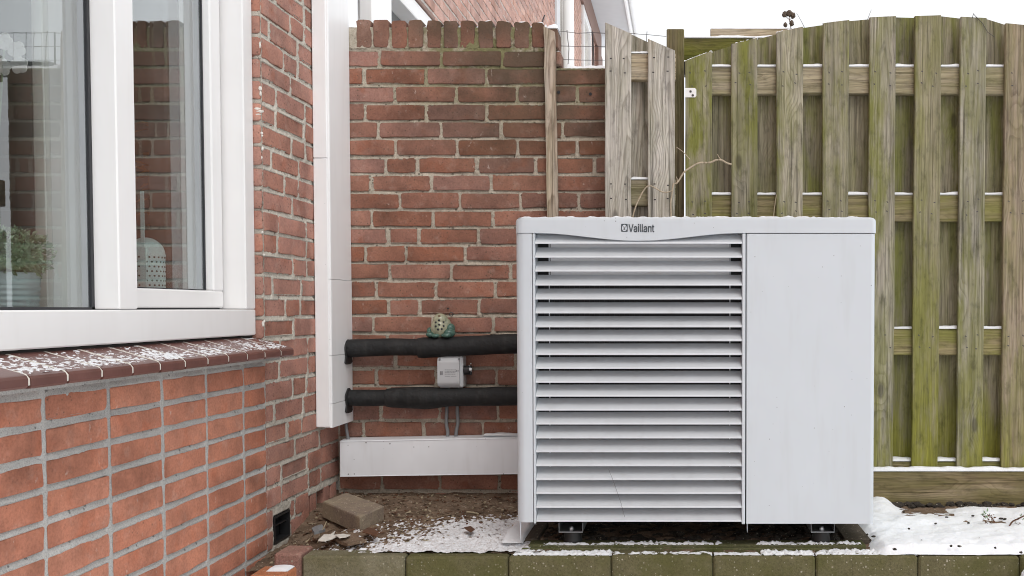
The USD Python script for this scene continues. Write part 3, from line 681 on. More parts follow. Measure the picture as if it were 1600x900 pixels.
# curtains: folded cloth beside each pane
def curtain(y0, y1, x, label):
    s = np.linspace(0, 1, 60)
    P, Fc = grid(s, np.array([.66, 1.2, 2.1]), lambda U, V: np.stack([x + .018 * np.sin(U * 26), y0 + (y1 - y0) * U, V], -1))
    P2, F2 = grid(s, np.array([.66, 1.2, 2.1]), lambda U, V: np.stack([x - .004 + .018 * np.sin(U * 26), y0 + (y1 - y0) * U, V], -1))
    obj('curtain', cat([(P, Fc), (P2, F2[:, ::-1])]), M['curtain'], label=label, cat='curtain', smooth=60)
c1 = at_x(60, 400, -1.66)[1]; c2 = at_x(104, 400, -1.66)[1]
curtain(c1, c2 + .02, -1.66, 'pale curtain edge hanging behind the left pane beside the mullion')
c1 = at_x(264, 400, -1.60)[1]
curtain(c1, c1 + .11, -1.60, 'pale curtain hanging behind the right pane beside the sash')

# snow on the sill
def sill_snow():
    us_ = np.arange(1.5, sill_end - .012, .0024); ss = np.arange(0, .105, .002)
    def fn(U, S):
        X = XS - .009 - S; zz = tz_t + (zb_sill - tz_t) * S / (XS - .008 - (XFR - .05))
        n = fbm(np.stack([U * 110, S * 230, U * 0], -1), 4, 31); n2 = fbm(np.stack([U * 9, S * 9, U * 0 + 5], -1), 2, 33)
        bias = .03 - np.abs(S - .026) * 6.0
        bias = np.where(U > 2.75, bias + .06, bias)
        t = np.clip((n - .5) * 1.9 + (n2 - .5) * .5 + bias, -.2, .22) * .0050
        lim = np.where(U > Y_END - .01, XW + .003, -9)
        t = np.where(X < lim, -.01, t)
        return np.stack([X, U, zz + t], -1)
    P, Fc = grid(us_, ss, fn); return P, Fc[:, ::-1]
obj('snow', sill_snow(), M['thin_snow'], label='thin patchy snow lying on the brown tiled window sill', cat='snow', kind='stuff', smooth=True)

# ================================================================== garden wall
gw = thing('garden_wall', (at_y(700, 770, YB)[0], YB, 0), 'old red brick garden wall with upright coping bricks behind the pipes', 'wall')
GF = WallFrame((0, YB, 0), (1, 0, 0), (0, 0, 1), (0, -1, 0))
def gx(px, py=300): return at_y(px, py, YB)[0]
def gz_(py): return at_y(700, py, YB)[2]
zr0 = gz_(79.8); cg = (gz_(79.8) - gz_(660)) / 21
bh = .0515
JN = {0: [594.5, 691.5, 786], 1: [570, 667, 761], 2: [618, 714, 808.5, 902.7], 3: [572, 667, 761, 860], 4: [592, 689.5, 784, 879.6], 5: [619, 715, 809, 902.7], 6: [603, 652, 745.5, 837, 929],
      7: [580, 674, 766.7, 862], 8: [625, 718.5, 813, 904.5], 9: [580.5, 676, 769.5, 866], 10: [605.6, 654, 747.6, 842], 11: [570, 633.6, 726.7, 820], 12: [607.8, 704, 797], 13: [587, 680, 773], 14: [605, 654, 748],
      15: [581.5, 675, 769], 16: [603, 700, 796], 17: [616, 710, 804], 18: [586, 680, 774], 19: [604, 698, 792], 20: [592, 684.5, 776], 21: [564.5, 659, 752], 22: [605, 700, 795], 23: [590, 640, 735], 24: [592, 684.5, 777.5], 25: [566, 660, 755]}
wall_l, wall_r = XW + .001, gx(962)
grects = []
for k in range(26):
    js = [gx(p) for p in JN[k]]
    first = js[0]
    while first > wall_l + .03: first -= .215; js.insert(0, first)
    while js[-1] < wall_r: js.append(js[-1] + .2165)
    if js[0] > wall_l: js.insert(0, wall_l)
    v1 = zr0 - k * cg
    right = wall_r if k >= 1 else gx(877)
    if k == 1: js = [x for x in js if x < gx(800)] + [gx(864), gx(963)]
    for i in range(len(js) - 1):
        a, c = max(js[i], wall_l) + .005, min(js[i + 1], right) - .005
        if c - a < .018: continue
        grects.append((a, v1 - bh + rng.normal(0, .0011), c, v1 + rng.normal(0, .0011), rng.normal(0, .0014) + .0005))
zlow = zr0 - cg + .004
def wall_cut(U, V, N):
    base = np.clip((gz_(766) - V) / .03, 0, 1)
    return N + base * .012 * fbm(np.stack([U * 30, V * 30, U * 0], -1), 3, 9)
mg = obj('mortar_core', cat([mortar_sheet(GF, wall_l, gx(868), -.1, zr0 + .010, grects, .0034, -.0012, .0054, 11, freq=110, slope=.0075, cut=wall_cut), mortar_sheet(GF, gx(868), wall_r, -.1, zlow - .003, grects, .0034, -.0012, .0054, 12, freq=110, slope=.0075)]), M['mortar_garden'], gw, smooth=True)
lay(GF, grects, mg, M['brick_garden'], rng, r=.0045, irr=.0012, b=.0022)
obj('wall_body', cat([bx(wall_l, gx(866), YB + .016, YB + .10, -.15, zr0 + .012), bx(gx(866) + .0005, wall_r, YB + .016, YB + .10, -.15, zlow - .002)]), M['mortar_garden'], gw)
cop = [(557, 579.5), (583, 607.5), (612, 635), (638.5, 660.5), (667, 688.5), (693, 715), (719.5, 741.5), (748, 770), (775.5, 798), (803.5, 826), (831, 850), (853, 872)]
ctop = [32, 32.5, 33, 33, 33, 33, 33.5, 33.5, 34.5, 35, 36.5, 42]
zc0 = zr0 + .012
for i, (a, c) in enumerate(cop):
    z1 = at_y(700, ctop[i], YB)[2]; w, h = gx(c, 50) - gx(a, 50), z1 - zc0 + (.002 if i < 11 else -.0)
    if i == 11: h = at_y(700, 44, YB)[2] - zc0
    V, Fc = brick_shape(w, h, .10, rng, r=.0055, irr=.0014, b=.0028)
    o = WallFrame((0, YB, 0), (1, 0, 0), (0, 0, 1), (0, -1, 0)); V = V + np.array([gx(a, 50), zc0, .002 + rng.normal(0, .002)])
    obj('coping_brick', (o(V), Fc), M['brick_coping'], gw, smooth=40)
z1 = at_y(700, 40, YB)[2]
P, Fc = mortar_sheet(GF, wall_l, gx(868, 50), zc0 - .003, z1 - .004, [], .0036, -.0022, .0065, 17, freq=110)
cm = obj('coping_mortar', cat([(P, Fc), bx(wall_l, gx(868, 50), YB + .018, YB + .098, zc0 - .002, z1 - .010)]), M['mortar_garden'], gw, smooth=30)
xr = gx(877); obj('brick', bx(gx(868), xr, YB - .002, YB + .09, zr0 - bh, zr0 - .0, .006), M['brick_coping'], gw, label='broken mossy brick end beside the old plank')
for a, b2 in ((873, 144), (922.5, 147)):
    c = at_y(a, b2, YB - .0015); s_ = trimesh.creation.cylinder(radius=.0055, height=.004, sections=12, transform=trimesh.transformations.rotation_matrix(math.pi / 2, [1, 0, 0])); s_.apply_translation(c); obj('drill_hole', s_, M['black'], mg)
c = at_y(700, 482, YB - .0015); s_ = trimesh.creation.cylinder(radius=.003, height=.004, sections=10, transform=trimesh.transformations.rotation_matrix(math.pi / 2, [1, 0, 0])); s_.apply_translation(c); obj('drill_hole', s_, M['black'], mg)
# snow on the wall
def snow_strip(x0, x1, y0, y1, z, t, seed, res=.006, frx=25.0, rag=0.0):
    """A cushion of snow lying on a ledge: thick in the middle, uneven, closed."""
    nx = max(4, int((x1 - x0) / res)); us_ = np.linspace(0, 1, nx); vs_ = np.linspace(0, 1, 9 if not rag else 22)
    def fn(U, V):
        X = x0 + (x1 - x0) * U; Y = y0 + (y1 - y0) * V
        e = np.clip(np.minimum(U * (x1 - x0), (1 - U) * (x1 - x0)) / .008, 0, 1) ** .5 * np.clip(np.minimum(V, 1 - V) * 5, 0, 1) ** .5
        h = t * e * (.45 + 1.1 * fbm(np.stack([X * frx, Y * frx, X * 0 + seed], -1), 3, seed))
        if rag: h = np.maximum(h + t * 3.4 * (fbm(np.stack([X * 120, Y * 120, X * 0 + seed], -1), 3, seed + 1) - .5 - rag), -.001)
        return np.stack([X, Y + np.where(V == 0, .003 * (fbm(np.stack([X * 40, Y, X * 0], -1), 2, seed) - .5), 0), z + h], -1)
    P, Fc = grid(us_, vs_, fn)
    P2 = P.copy(); P2[:, 2] = z - .0015
    return cat([(P, Fc), (P2, Fc[:, ::-1])])
sn = [snow_strip(gx(883), wall_r - .002, YB + .003, YB + .095, zlow - .002, .016, 3)]
for i in range(len(cop) - 1):
    x0, x1 = gx(cop[i][1], 50), gx(cop[i + 1][0], 50)
    sn.append(snow_strip(x0 - .002, x1 + .002, YB + .004, YB + .09, at_y(700, 40 if i < 6 else 43, YB)[2] - .008, .006 + .002 * i, 40 + i, .003))
    if i > 3: sn.append(snow_strip(gx(cop[i][0] + 3, 50), gx(cop[i][1] - 1, 50), YB + .012, YB + .09, at_y(700, ctop[i] + .4, YB)[2], .004 + .0008 * i, 60 + i, .004))
sn.append(snow_strip(gx(853, 50), gx(872, 50), YB + .0, YB + .09, at_y(700, 44, YB)[2], .016, 80, .004))
sn.append(snow_strip(gx(869), gx(876), YB + .004, YB + .085, zr0, .007, 81, .004))
obj('snow', cat(sn), M['snow'], label='snow lying on top of the brick garden wall and its coping', cat='snow', kind='stuff', smooth=60)
# iron pin standing in the coping
p0 = at_y(847.5, 37, YB + .05); p1 = at_y(848.5, 30, YB + .05); p2 = at_y(851, 23.5, YB + .05)
obj('iron_pin', tube([p0 - [0, 0, .03], p0, p1, p2], [.0028, .0028, .0026, .002], 8), M['wire'], label='short rusty iron pin standing on the end of the wall coping', cat='pin')
# small ring hook in a joint above the frog
hc = at_y(705.5, 491, YB - .006); ang = np.linspace(0, 5.6, 20)
obj('ring_hook', tube([hc + [.0065 * math.cos(a), -.006, .0065 * math.sin(a)] for a in ang] + [hc + [0, .01, 0]], .0016, 6), M['wire'], label='small rusty ring hook in the wall above the frog', cat='hook', smooth=50)

# old lath standing against the wall
lt, lb = at_y(858, 41, YB - .03), at_y(866.5, 520, YB - .03)
def slanted_board(pt, pb, w, th, cut_top=0.0, nseg=14, seed=0, ragged=.0):
    zs = np.linspace(0, 1, nseg); V = []
    r_ = np.random.default_rng(seed)
    for i, t in enumerate(zs):
        c = pb + (pt - pb) * t; wl, wr = w / 2 + r_.normal(0, ragged), w / 2 + r_.normal(0, ragged)
        top = cut_top if i == nseg - 1 else 0
        V += [c + [-wl, 0, 0], c + [wr, 0, top], c + [wr, th, top], c + [-wl, th, 0]]
    V = np.array(V); Fc = []
    for i in range(nseg - 1):
        for j in range(4):
            a, b2 = i * 4 + j, i * 4 + (j + 1) % 4
            Fc += [(a, b2, b2 + 4), (a, b2 + 4, a + 4)]
    e = (nseg - 1) * 4
    Fc += [(0, 2, 1), (0, 3, 2), (e, e + 1, e + 2), (e, e + 2, e + 3)]
    return V, np.array(Fc)
lath = slanted_board(lt, lb, .0395, .02, -.018, 24, 5, .0009)
obj('wooden_lath', lath, M['wood_lath'], origin=(lt + lb) / 2, label='narrow weathered wooden lath leaning upright against the brick wall', cat='plank', smooth=15)

# ================================================================== fences
def board(parent, mat, xl, xr, ztl, ztr, zb, y0, y1, r_, name='board', b=.0022, lean=0.0):
    """One sawn board with eased edges; the top may be cut aslant, the sides waver a little."""
    xc = (xl + xr) / 2; n = 10; V = []
    for t in np.linspace(0, 1, n):
        zl, zr = zb + (ztl - zb) * t, zb + (ztr - zb) * t
        off = lean * (t - .5) + r_.normal(0, .0004); wl, wr = r_.normal(0, .0006), r_.normal(0, .0006)
        a, c = xl + off + wl, xr + off + wr
        V += [(a, y0 + b, zl), (a + b, y0, zl + (zr - zl) * .02), (c - b, y0, zr - (zr - zl) * .02), (c, y0 + b, zr), (c, y1 - b, zr), (c - b, y1, zr), (a + b, y1, zl), (a, y1 - b, zl)]
    V = np.array(V); Fc = []
    for i in range(n - 1):
        for j in range(8):
            p, q = i * 8 + j, i * 8 + (j + 1) % 8; Fc += [(p, q, q + 8), (p, q + 8, p + 8)]
    e = (n - 1) * 8
    for j in range(1, 7): Fc += [(0, j + 1, j), (e, e + j, e + j + 1)]
    return obj(name, (V, np.array(Fc)), mat, parent, origin=(xc, (y0 + y1) / 2, (zb + (ztl + ztr) / 2) / 2 + .1 * r_.normal()), smooth=25)
def zf(px, py): return at_y(px, py, YF)[2]
def xf(px, py=300): return at_y(px, py, YF)[0]
def rail(parent, mat, x0, x1, y0, y1, z0, z1): return obj('rail', bx(x0, x1, y0, y1, z0, z1, .003), mat, parent, origin=((x0 + x1) / 2, (y0 + y1) / 2, (z0 + z1) / 2), smooth=20)
TB, RB0, RB1 = .018, YF + .0195, YF + .056
BB0, BB1 = YF + .0575, YF + .0755
fr_ = np.random.default_rng(21)
gate = thing('wooden_fence', (xf(1330), YF, 0), 'wide mossy board fence panel with arched top and snow on its rails', 'fence')
fb = [(1070.6, 1112, 95, 79.5, 'wood_olive'), (1142.3, 1183.3, 69, 59, 'wood_olive'), (1213, 1254, 50.5, 41.5, 'wood_ash'), (1285, 1325.5, 36, 31, 'wood_olive'), (1357.5, 1398.5, 27, 25, 'wood_ash'), (1428, 1469, 25, 23.5, 'wood_green'),
      (1499, 1539.5, 26, 28, 'wood_ash'), (1569, 1610, 36, 40, 'wood_brown'), (1640, 1681, 50, 58, 'wood_olive'), (1711, 1752, 70, 80, 'wood_green')]
zbot = zf(1400, 731.5)
for a, c, tl, tr, mt in fb: board(gate, M[mt], xf(a), xf(c), zf(a, tl), zf(c, tr), zbot + fr_.normal(0, .002), YF, YF + TB, fr_)
kb = YF + .0665; sc = kb / YF
for i in range(len(fb) - 1):
    mid_ = (fb[i][1] + fb[i + 1][0]) / 2
    xc = at_y(mid_, 300, BB0)[0]
    tl = (fb[i][3] * .9 + fb[i + 1][2] * .1) + 1.5; tr = (fb[i][3] * .1 + fb[i + 1][2] * .9) + 1.5
    tl, tr = min(tl, 1e9), tr
    z1 = at_y(fb[i][1], fb[i][3] + 2.0, BB0)[2]; z2 = at_y(fb[i + 1][0], fb[i + 1][2] + 3.0, BB0)[2]
    dz = (z2 - z1) / max(1e-6, (fb[i + 1][0] - fb[i][1])) * 41 / 2; zm = (z1 + z2) / 2
    board(gate, M['wood_back'], xc - .046, xc + .046, zm - dz, zm + dz, zbot, BB0, BB1, fr_)
rails_px = [(104.0, 147), (304, 346), (513.5, 555), (720, 760)]
rz = []
for i, (t, b2) in enumerate(rails_px):
    z1, z0 = at_y(1400, t, RB0)[2], at_y(1400, b2, RB0)[2]; rz.append((z0, z1))
    rail(gate, M[['wood_rail', 'wood_rail_green', 'wood_rail_green', 'wood_rail_green'][i]], at_y(1072, 300, RB0)[0], at_y(1760, 300, RB0)[0], RB0, RB1, z0, z1)
kz0, kz1 = at_y(1450, 794, YF - .035)[2], at_y(1450, 736, YF - .035)[2]
obj('kickboard', bx(at_y(1180, 760, YF)[0], at_y(1770, 760, YF)[0], YF - .035, YF - .002, kz0, kz1, .004), M['wood_kick'], gate, origin=(xf(1450), YF, (kz0 + kz1) / 2), smooth=20)
# nails: small dark heads, too small to pick apart
nails = []
for a, c, *_ in fb:
    for z0, z1 in rz[:3]:
        for fx in (.25, .72):
            for fz in (.3, .72):
                x = xf(a) + (xf(c) - xf(a)) * fx + fr_.normal(0, .004); z = z0 + (z1 - z0) * fz + fr_.normal(0, .004)
                n_ = bx(x - .0032, x + .0032, YF - .0006, YF + .003, z - .0016, z + .0016)
                n_.apply_transform(trimesh.transformations.rotation_matrix(fr_.normal(.3, .4), [0, 1, 0], [x, YF, z])); nails.append(n_)
obj('nail_head', cat(nails), M['wire'], gate, kind='stuff')
# hinge plate on the first board
h0, h1 = at_y(1070.5, 152, YF - .002), at_y(1088, 137.5, YF - .002)
pl = Polygon([(h0[0], h0[2]), (h1[0] - .004, h0[2]), (h1[0], h0[2] + .005), (h1[0], h1[2] - .006), (h1[0] - .005, h1[2]), (h0[0], h1[2])])
hp = obj('hinge_plate', along_y(list(pl.exterior.coords)[:-1], YF - .003, YF - .0005), M['upvc'], gate)
for (a, b2) in ((1079, 143), (1082.5, 149)):
    c = at_y(a, b2, YF - .003); s_ = trimesh.creation.cylinder(radius=.0042, height=.003, sections=12, transform=trimesh.transformations.rotation_matrix(math.pi / 2, [1, 0, 0])); s_.apply_translation(c); obj('screw', s_, M['wire'], hp)

left = thing('wooden_fence', (xf(1000), YF, 0), 'narrow silvery board panel with sloping top beside the brick wall', 'fence')
lbs = [(945.8, 986.5, 35, 52.5, 'wood_grey'), (1012.7, 1054.5, 60.5, 78.8, 'wood_grey')]
for a, c, tl, tr, mt in lbs: board(left, M[mt], xf(a), xf(c), zf(a, tl), zf(c, tr), .02, YF, YF + TB, fr_)
xc = at_y(1000, 300, BB0)[0]
board(left, M['wood_grey_dim'], xc - .034, xc + .044, at_y(980, 53.0, BB0)[2], at_y(1020, 69, BB0)[2], .02, BB0, BB1, fr_)
lr = []
for i, (t, b2) in enumerate([(83, 125), (280, 321.5), (520, 560)]):
    z1, z0 = at_y(1000, t, RB0)[2], at_y(1000, b2, RB0)[2]; lr.append((z0, z1))
    rail(left, M['wood_rail_grey'] if i == 0 else M['wood_rail'], at_y(949, 300, RB0)[0], at_y(1056, 300, RB0)[0], RB0, RB1, z0, z1)
nails = []
for (a, c, *_ ) in lbs:
    for z0, z1 in lr[:2]:
        for fx in (.22, .75):
            for fz in (.25, .78):
                x = xf(a) + (xf(c) - xf(a)) * fx + fr_.normal(0, .002); z = z0 + (z1 - z0) * fz + fr_.normal(0, .003)
                nails.append(bx(x - .0035, x + .0035, YF - .0006, YF + .003, z - .002, z + .002))
obj('nail_head', cat(nails), M['wire'], left, kind='stuff')
px0, px1 = at_y(1041.5, 200, YF + .06)[0], at_y(1069, 200, YF + .06)[0]
pz = at_y(1055, 45, YF + .06)[2]
obj('fence_post', bx(px0, px1, YF + .06, YF + .122, -.15, pz, .003), M['wood_post'], origin=((px0 + px1) / 2, YF + .09, .8), label='dark green square wooden post between the two fence panels', cat='post', smooth=20)
# snow on rails, kickboard and arched tops
ss = []
for (z0, z1) in rz[:4]:
    for i in range(len(fb) - 1):
        x0, x1 = at_y(fb[i][1] - 3, 300, RB0)[0], at_y(fb[i + 1][0] + 3, 300, RB0)[0]
        ss.append(snow_strip(x0, x1, RB0 - .004, RB1, z1 - .0005, .009, fr_.integers(1, 999), .005))
ss.append(snow_strip(at_y(1190, 735, YF - .03)[0], at_y(1769, 735, YF - .03)[0], YF - .036, YF - .001, kz1 - .0005, .011, 77, .005, 22))
for i, (a, c, tl, tr, mt) in enumerate(fb[:5]):
    x0, x1 = xf(a), xf(c); n = 12
    for j in range(n):
        t0, t1 = j / n, (j + 1) / n
        if fr_.random() < .8: ss.append(blob(((x0 + (x1 - x0) * (t0 + t1) / 2), YF + .010, zf(a, tl) + (zf(c, tr) - zf(a, tl)) * (t0 + t1) / 2), ((x1 - x0) / n * .8, .010, .0025 + .002 * fr_.random()), i * 50 + j, 1, .2))
obj('snow', cat(ss), M['snow'], label='snow lines on the rails, kickboard and arched top of the mossy fence', cat='snow', kind='stuff', smooth=60)
ss = [snow_strip(at_y(984, 300, RB0)[0], at_y(1015, 300, RB0)[0], RB0 - .004, RB1, z1 - .0005, .009, 300 + i, .005) for i, (z0, z1) in enumerate(lr[:2])]
obj('snow', cat(ss), M['snow'], label='snow lines on the rails of the narrow silvery fence panel', cat='snow', kind='stuff', smooth=60)

# timber behind the fence: green beam, brown plank, their snow
yb = 3.80
b0, b1 = at_y(1066, 87, yb), at_y(1262, 58.5, yb)
bm = bx(b0[0], b1[0], yb, yb + .07, b0[2], b1[2], .004)
obj('timber_beam', bm, M['wood_beam_green'], origin=(b0 + b1) / 2, label='green mossy horizontal beam behind the fence, right of the dark post', cat='beam', smooth=20)
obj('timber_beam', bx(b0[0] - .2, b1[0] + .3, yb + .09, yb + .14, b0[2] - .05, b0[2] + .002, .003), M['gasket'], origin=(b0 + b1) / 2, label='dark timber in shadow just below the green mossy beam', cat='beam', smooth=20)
yb2 = 3.98
c0, c1 = at_y(1110, 60, yb2), at_y(1240, 44.5, yb2)
obj('timber_plank', bx(c0[0], c1[0], yb2, yb2 + .03, c0[2], c1[2], .003), M['wood_rail_grey'], origin=(c0 + c1) / 2, label='brown plank end rising above the green beam behind the fence', cat='plank', smooth=20)
ss = [snow_strip(b0[0], b1[0], yb - .002, yb + .07, b1[2] - .001, .012, 91, .006), snow_strip(c0[0] - .03, c1[0], yb2 - .12, yb2 - .004, b1[2] + .006, .016, 92, .006, 30), snow_strip(c0[0], c1[0], yb2, yb2 + .03, c1[2] - .001, .006, 93, .006)]
ss.append(bx(c0[0] - .03, c1[0], yb2 - .115, yb2 - .005, b1[2] - .05, b1[2] + .007, .002))
obj('snow', cat(ss), M['snow'], label='snow lying on the green beam and plank behind the fence', cat='snow', kind='stuff', smooth=60)
# dried seed heads and stalks above the fence
yb3 = 3.75
dh = thing('dried_flower', at_y(1236, 60, yb3), 'dried brown seed heads on a thin stalk above the fence arch', 'dried flower')
for (a, b2, r) in ((1226, 22.5, 5.0), (1233, 21, 5.5), (1239, 24.5, 5.0), (1237, 36.5, 4.6), (1227, 39, 4.0)):
    c = at_y(a, b2, yb3); r = .82 * r * yb3 / F_PX
    obj('seed_head', blob(c, (r * .92, r * .92, r * 1.15), int(a), 2, .5, 3.0), M['seed'], dh, smooth=30)
st_ = [at_y(1238, 75, yb3), at_y(1236, 45, yb3), at_y(1233.5, 32, yb3), at_y(1233, 24, yb3)]
obj('stalk', cat([tube(st_, .0016, 6), tube([at_y(1233.5, 31, yb3), at_y(1227, 25, yb3)], .0012, 6), tube([at_y(1234, 31, yb3), at_y(1239, 26, yb3)], .0012, 6)]), M['deadleaf'], dh)
def twig(name, pxs, Y, r, mat, label):
    P = [at_y(a, b2, Y) for a, b2 in pxs]
    obj(name, tube(P, np.linspace(r, r * .6, len(P)), 6), mat, label=label, cat='twig', smooth=60)
twig('twig', [(1257, 43), (1252, 33), (1244.5, 20)], 3.72, .0012, M['wire'], 'thin bare stalk leaning left above the fence arch, beside the seed heads')
twig('twig', [(1355, 32), (1358, 24), (1361.5, 15)], 3.60, .0012, M['wire'], 'thin bare stalk sticking up above the top of the arched fence')
twig('twig', [(1519.5, 28), (1521, 21), (1523, 24), (1535, 36), (1543, 50), (1554, 58)], YF - .004, .0014, M['wire'], 'dark bent twig hanging over the top of the seventh fence board')
twig('twig', [(1207.5, 348), (1210, 325), (1213, 304)], YF - .01, .0022, M['twig_pale'], 'short pale straw stalk leaning on the fence just above the heat pump')

# climbing branch in front of the fence
def smooth_path(P, n=6):
    P = np.array(P, float); out = []
    Q = np.vstack([2 * P[0] - P[1], P, 2 * P[-1] - P[-2]])
    for i in range(1, len(Q) - 2):
        for t in np.linspace(0, 1, n, endpoint=False):
            a, b2, c, d = Q[i - 1], Q[i], Q[i + 1], Q[i + 2]
            out.append(.5 * ((2 * b2) + (-a + c) * t + (2 * a - 5 * b2 + 4 * c - d) * t * t + (-a + 3 * b2 - 3 * c + d) * t ** 3))
    return np.array(out + [P[-1]])
yv = YF - .02
vine = thing('bare_branch', at_y(1050, 340, yv), 'curly bare climbing branch in front of the fence, above the pump', 'branch')
def vp(lst, dy=0.0): return smooth_path([at_y(a, b2, yv + dy) for a, b2 in lst])
P = vp([(1050, 372), (1048.5, 335), (1048, 318), (1050, 303), (1052.5, 288), (1057, 286.5), (1062, 280), (1069, 269), (1080, 261), (1093, 254.5), (1109, 254), (1119, 250), (1128, 250.5), (1135, 254.5), (1143, 257)])
obj('stem', tube(P, np.linspace(.0026, .0033, len(P)), 8), M['bark_pale'], vine, smooth=60)
P = vp([(982, 372), (991, 330), (1001, 306), (1009, 293.5), (1016, 290.5), (1024, 294), (1034, 299.5), (1042, 300.5), (1050, 298)], -.004)
obj('shoot', tube(P, np.linspace(.0026, .0020, len(P)), 8), M['bark_pale'], vine, smooth=60)
for lst, dy, r0 in (([(1058, 285), (1058, 280), (1056.5, 276)], 0, .0014), ([(1127, 250.5), (1123, 245), (1121, 241)], 0, .0014), ([(1057, 230), (1068, 238), (1078, 249)], .004, .0014)):
    obj('shoot', tube(vp(lst, dy), r0, 6), M['bark_pale'], vine, smooth=60)

# ================================================================== wire mesh above the low wall
yw = YB + .09
wm = thing('wire_fence', at_y(910, 104, yw), 'thin dark wire mesh above the snowy low end of the brick wall', 'wire fence')
for pts in ([(862, 48), (880, 49), (902, 52), (925, 51), (946, 52), (975, 51), (1000, 53.5), (1010, 54), (1041, 57)], [(864, 71.5), (900, 72.5), (946, 73)], [(876, 93), (910, 94), (946, 94)]):
    obj('wire', tube([at_y(a, b2, yw) for a, b2 in pts], .0011, 5), M['wire'], wm, smooth=60)
for pts in ([(886, 47), (887, 60), (889, 75), (887.5, 104)], [(925, 49), (927, 62), (928, 80), (928.5, 104)], [(1011, 49), (1010.5, 56), (1010, 70)], [(958, 50), (960, 104)]):
    obj('wire', tube([at_y(a, b2, yw - .001) for a, b2 in pts], .0013, 5), M['wire'], wm, smooth=60)
obj('wire', tube([at_y(926, 50, yw + .04), at_y(926.5, 106, yw + .04)], .003, 6), M['wire'], wm, smooth=60)

# ================================================================== neighbouring houses beyond the wall
nh = thing('terraced_house', (XW, 6.5, -.1), 'neighbouring red brick terraced house seen above the garden wall', 'house')
n_end = F_PX * -XW / (CX - 869)
C_F = .0635
wy0 = at_x(561, 20, XW)[1]; w_top = at_x(650, 6, XW)[2]; w_y1 = at_x(672, 40, XW)[1]
frects = []
k = 0
for r_i in range(0, 46):
    v0 = 1.40 + r_i * C_F
    u = YB + .22 + (.11 if r_i % 2 else 0) - .05
    while u < n_end - .02:
        a, c = u, min(u + .208, n_end); u += .219
        if v0 < w_top + .01 and a < w_y1 + .03: 
            if c < w_y1 + .06: continue
            a = max(a, w_y1 + .032)
        frects.append((a, v0, c, v0 + .052, rng.normal(0, .0012)))
def score(r): return F_PX * (r[2] - r[0]) / max(r[0], 1) ** 2
def vis(r):
    d = (r[0] + r[2]) / 2; py = HOR - (r[1] + .03 - EYE) * F_PX / d
    return -12 < py < 112
seen = sorted([r for r in frects if vis(r)], key=lambda r: -score(r))
near300 = seen[:290]; keep = set(id(r) for r in near300); rest = [r for r in frects if id(r) not in keep]
nw = obj('wall', cat([bx(XW - .25, XW - .006, w_y1 + .03, n_end, -.14, 6), bx(XW - .25, XW - .006, YB + .101, w_y1 + .03, w_top + .0, 6), bx(XW - .25, XW - .006, YB + .101, w_y1 + .03, -.14, 1.2)]), M['mortar_far'], nh)
lay(HF, near300, nw, M['brick_far'], rng, dep=.012, r=.004, irr=.0015)
ms = []
for (a, b2, c, d, pr) in rest:
    if b2 < 4.6: m = bx(XW - .012, XW + pr, a, c, b2, d); ms.append(m)
obj('brick', cat(ms), M['brick_far'], nw, kind='stuff', smooth=False)
# its white corner duct and window head
d0 = at_x(561.5, 20, XW)[1]
xd = at_y(581, 20, d0)[0]; d1 = at_x(612, 20, xd)[1]
obj('corner_duct', bx(XW + .0005, xd, d0, d1, .4, 5.0, .003), M['duct'], nh, smooth=20)
wn = obj('window_frame', cat([bx(XW - .1, XW + .012, d1 + .02, w_y1 + .02, w_top - .075, w_top, .004), bx(XW - .1, XW + .010, w_y1 - .06, w_y1 + .018, 1.22, w_top - .077, .004), bx(XW - .1, XW + .010, d1 + .02, d1 + .08, 1.22, w_top - .077, .004), bx(XW - .1, XW + .011, d1 + .081, w_y1 - .061, 1.215, 1.29, .004)]), M['upvc'], nh, smooth=20)
obj('pane', bx(XW - .09, XW - .07, d1 + .08, w_y1 - .06, 1.29, w_top - .078), M['pane_dark'], wn)
obj('lintel_trim', bx(XW - .02, XW + .02, d1 + .02, w_y1 + .03, w_top + .002, w_top + .022, .003), M['brownwood'], nh)
# drainpipe and second house
def dpx(px): return F_PX * -XW / (CX - px)
fh = thing('terraced_house', (XW, 13.5, -.1), 'farther brick house with grey soffit and white eaves, right of the downpipe', 'house')
e_z = at_x(919.7, 0, XW)[2]; y_e = dpx(937.5)
obj('downpipe', tube([(XW + .07, dpx(879.5) , .0), (XW + .07, dpx(879.5), 6.0)], .055, 16), M['upvc'], label='white round downpipe between the two terraced houses', cat='downpipe', smooth=50)
obj('corner_board', bx(XW - .1, XW + .02, n_end + .02, dpx(874), -.1, 6, .004), M['soffit'], fh, smooth=20)
obj('corner_board', bx(XW - .1, XW + .03, dpx(884.5), dpx(894.5), -.1, 6, .004), M['upvc'], fh, smooth=20)
obj('wall', cat([bx(XW - .3, XW - .006, dpx(874) + .01, y_e, -.14, e_z - .02)]), M['mortar_far'], fh)
fr2 = []
for r_i in range(0, 60):
    v0 = 1.0 + r_i * C_F
    if v0 > e_z - .35: break
    u = dpx(895.5) + (.11 if r_i % 2 else 0)
    while u < y_e - .05:
        a, c = u, min(u + .208, y_e); u += .219
        if a > dpx(909) and c < dpx(925): continue
        fr2.append(bx(XW - .012, XW + rng.normal(0, .0012), a, c, v0, v0 + .052))
obj('brick', cat(fr2), M['brick_far'], fh, kind='stuff', smooth=False)
wy0_, wy1_ = dpx(910), dpx(922)
f2 = obj('window_frame', cat([bx(XW - .06, XW + .03, wy0_, wy0_ + .10, 1.0, e_z - .36, .004), bx(XW - .06, XW + .03, wy1_ - .1, wy1_, 1.0, e_z - .36, .004), bx(XW - .06, XW + .028, wy0_ + .101, wy1_ - .101, e_z - .46, e_z - .36, .004)]), M['upvc'], fh, smooth=20)
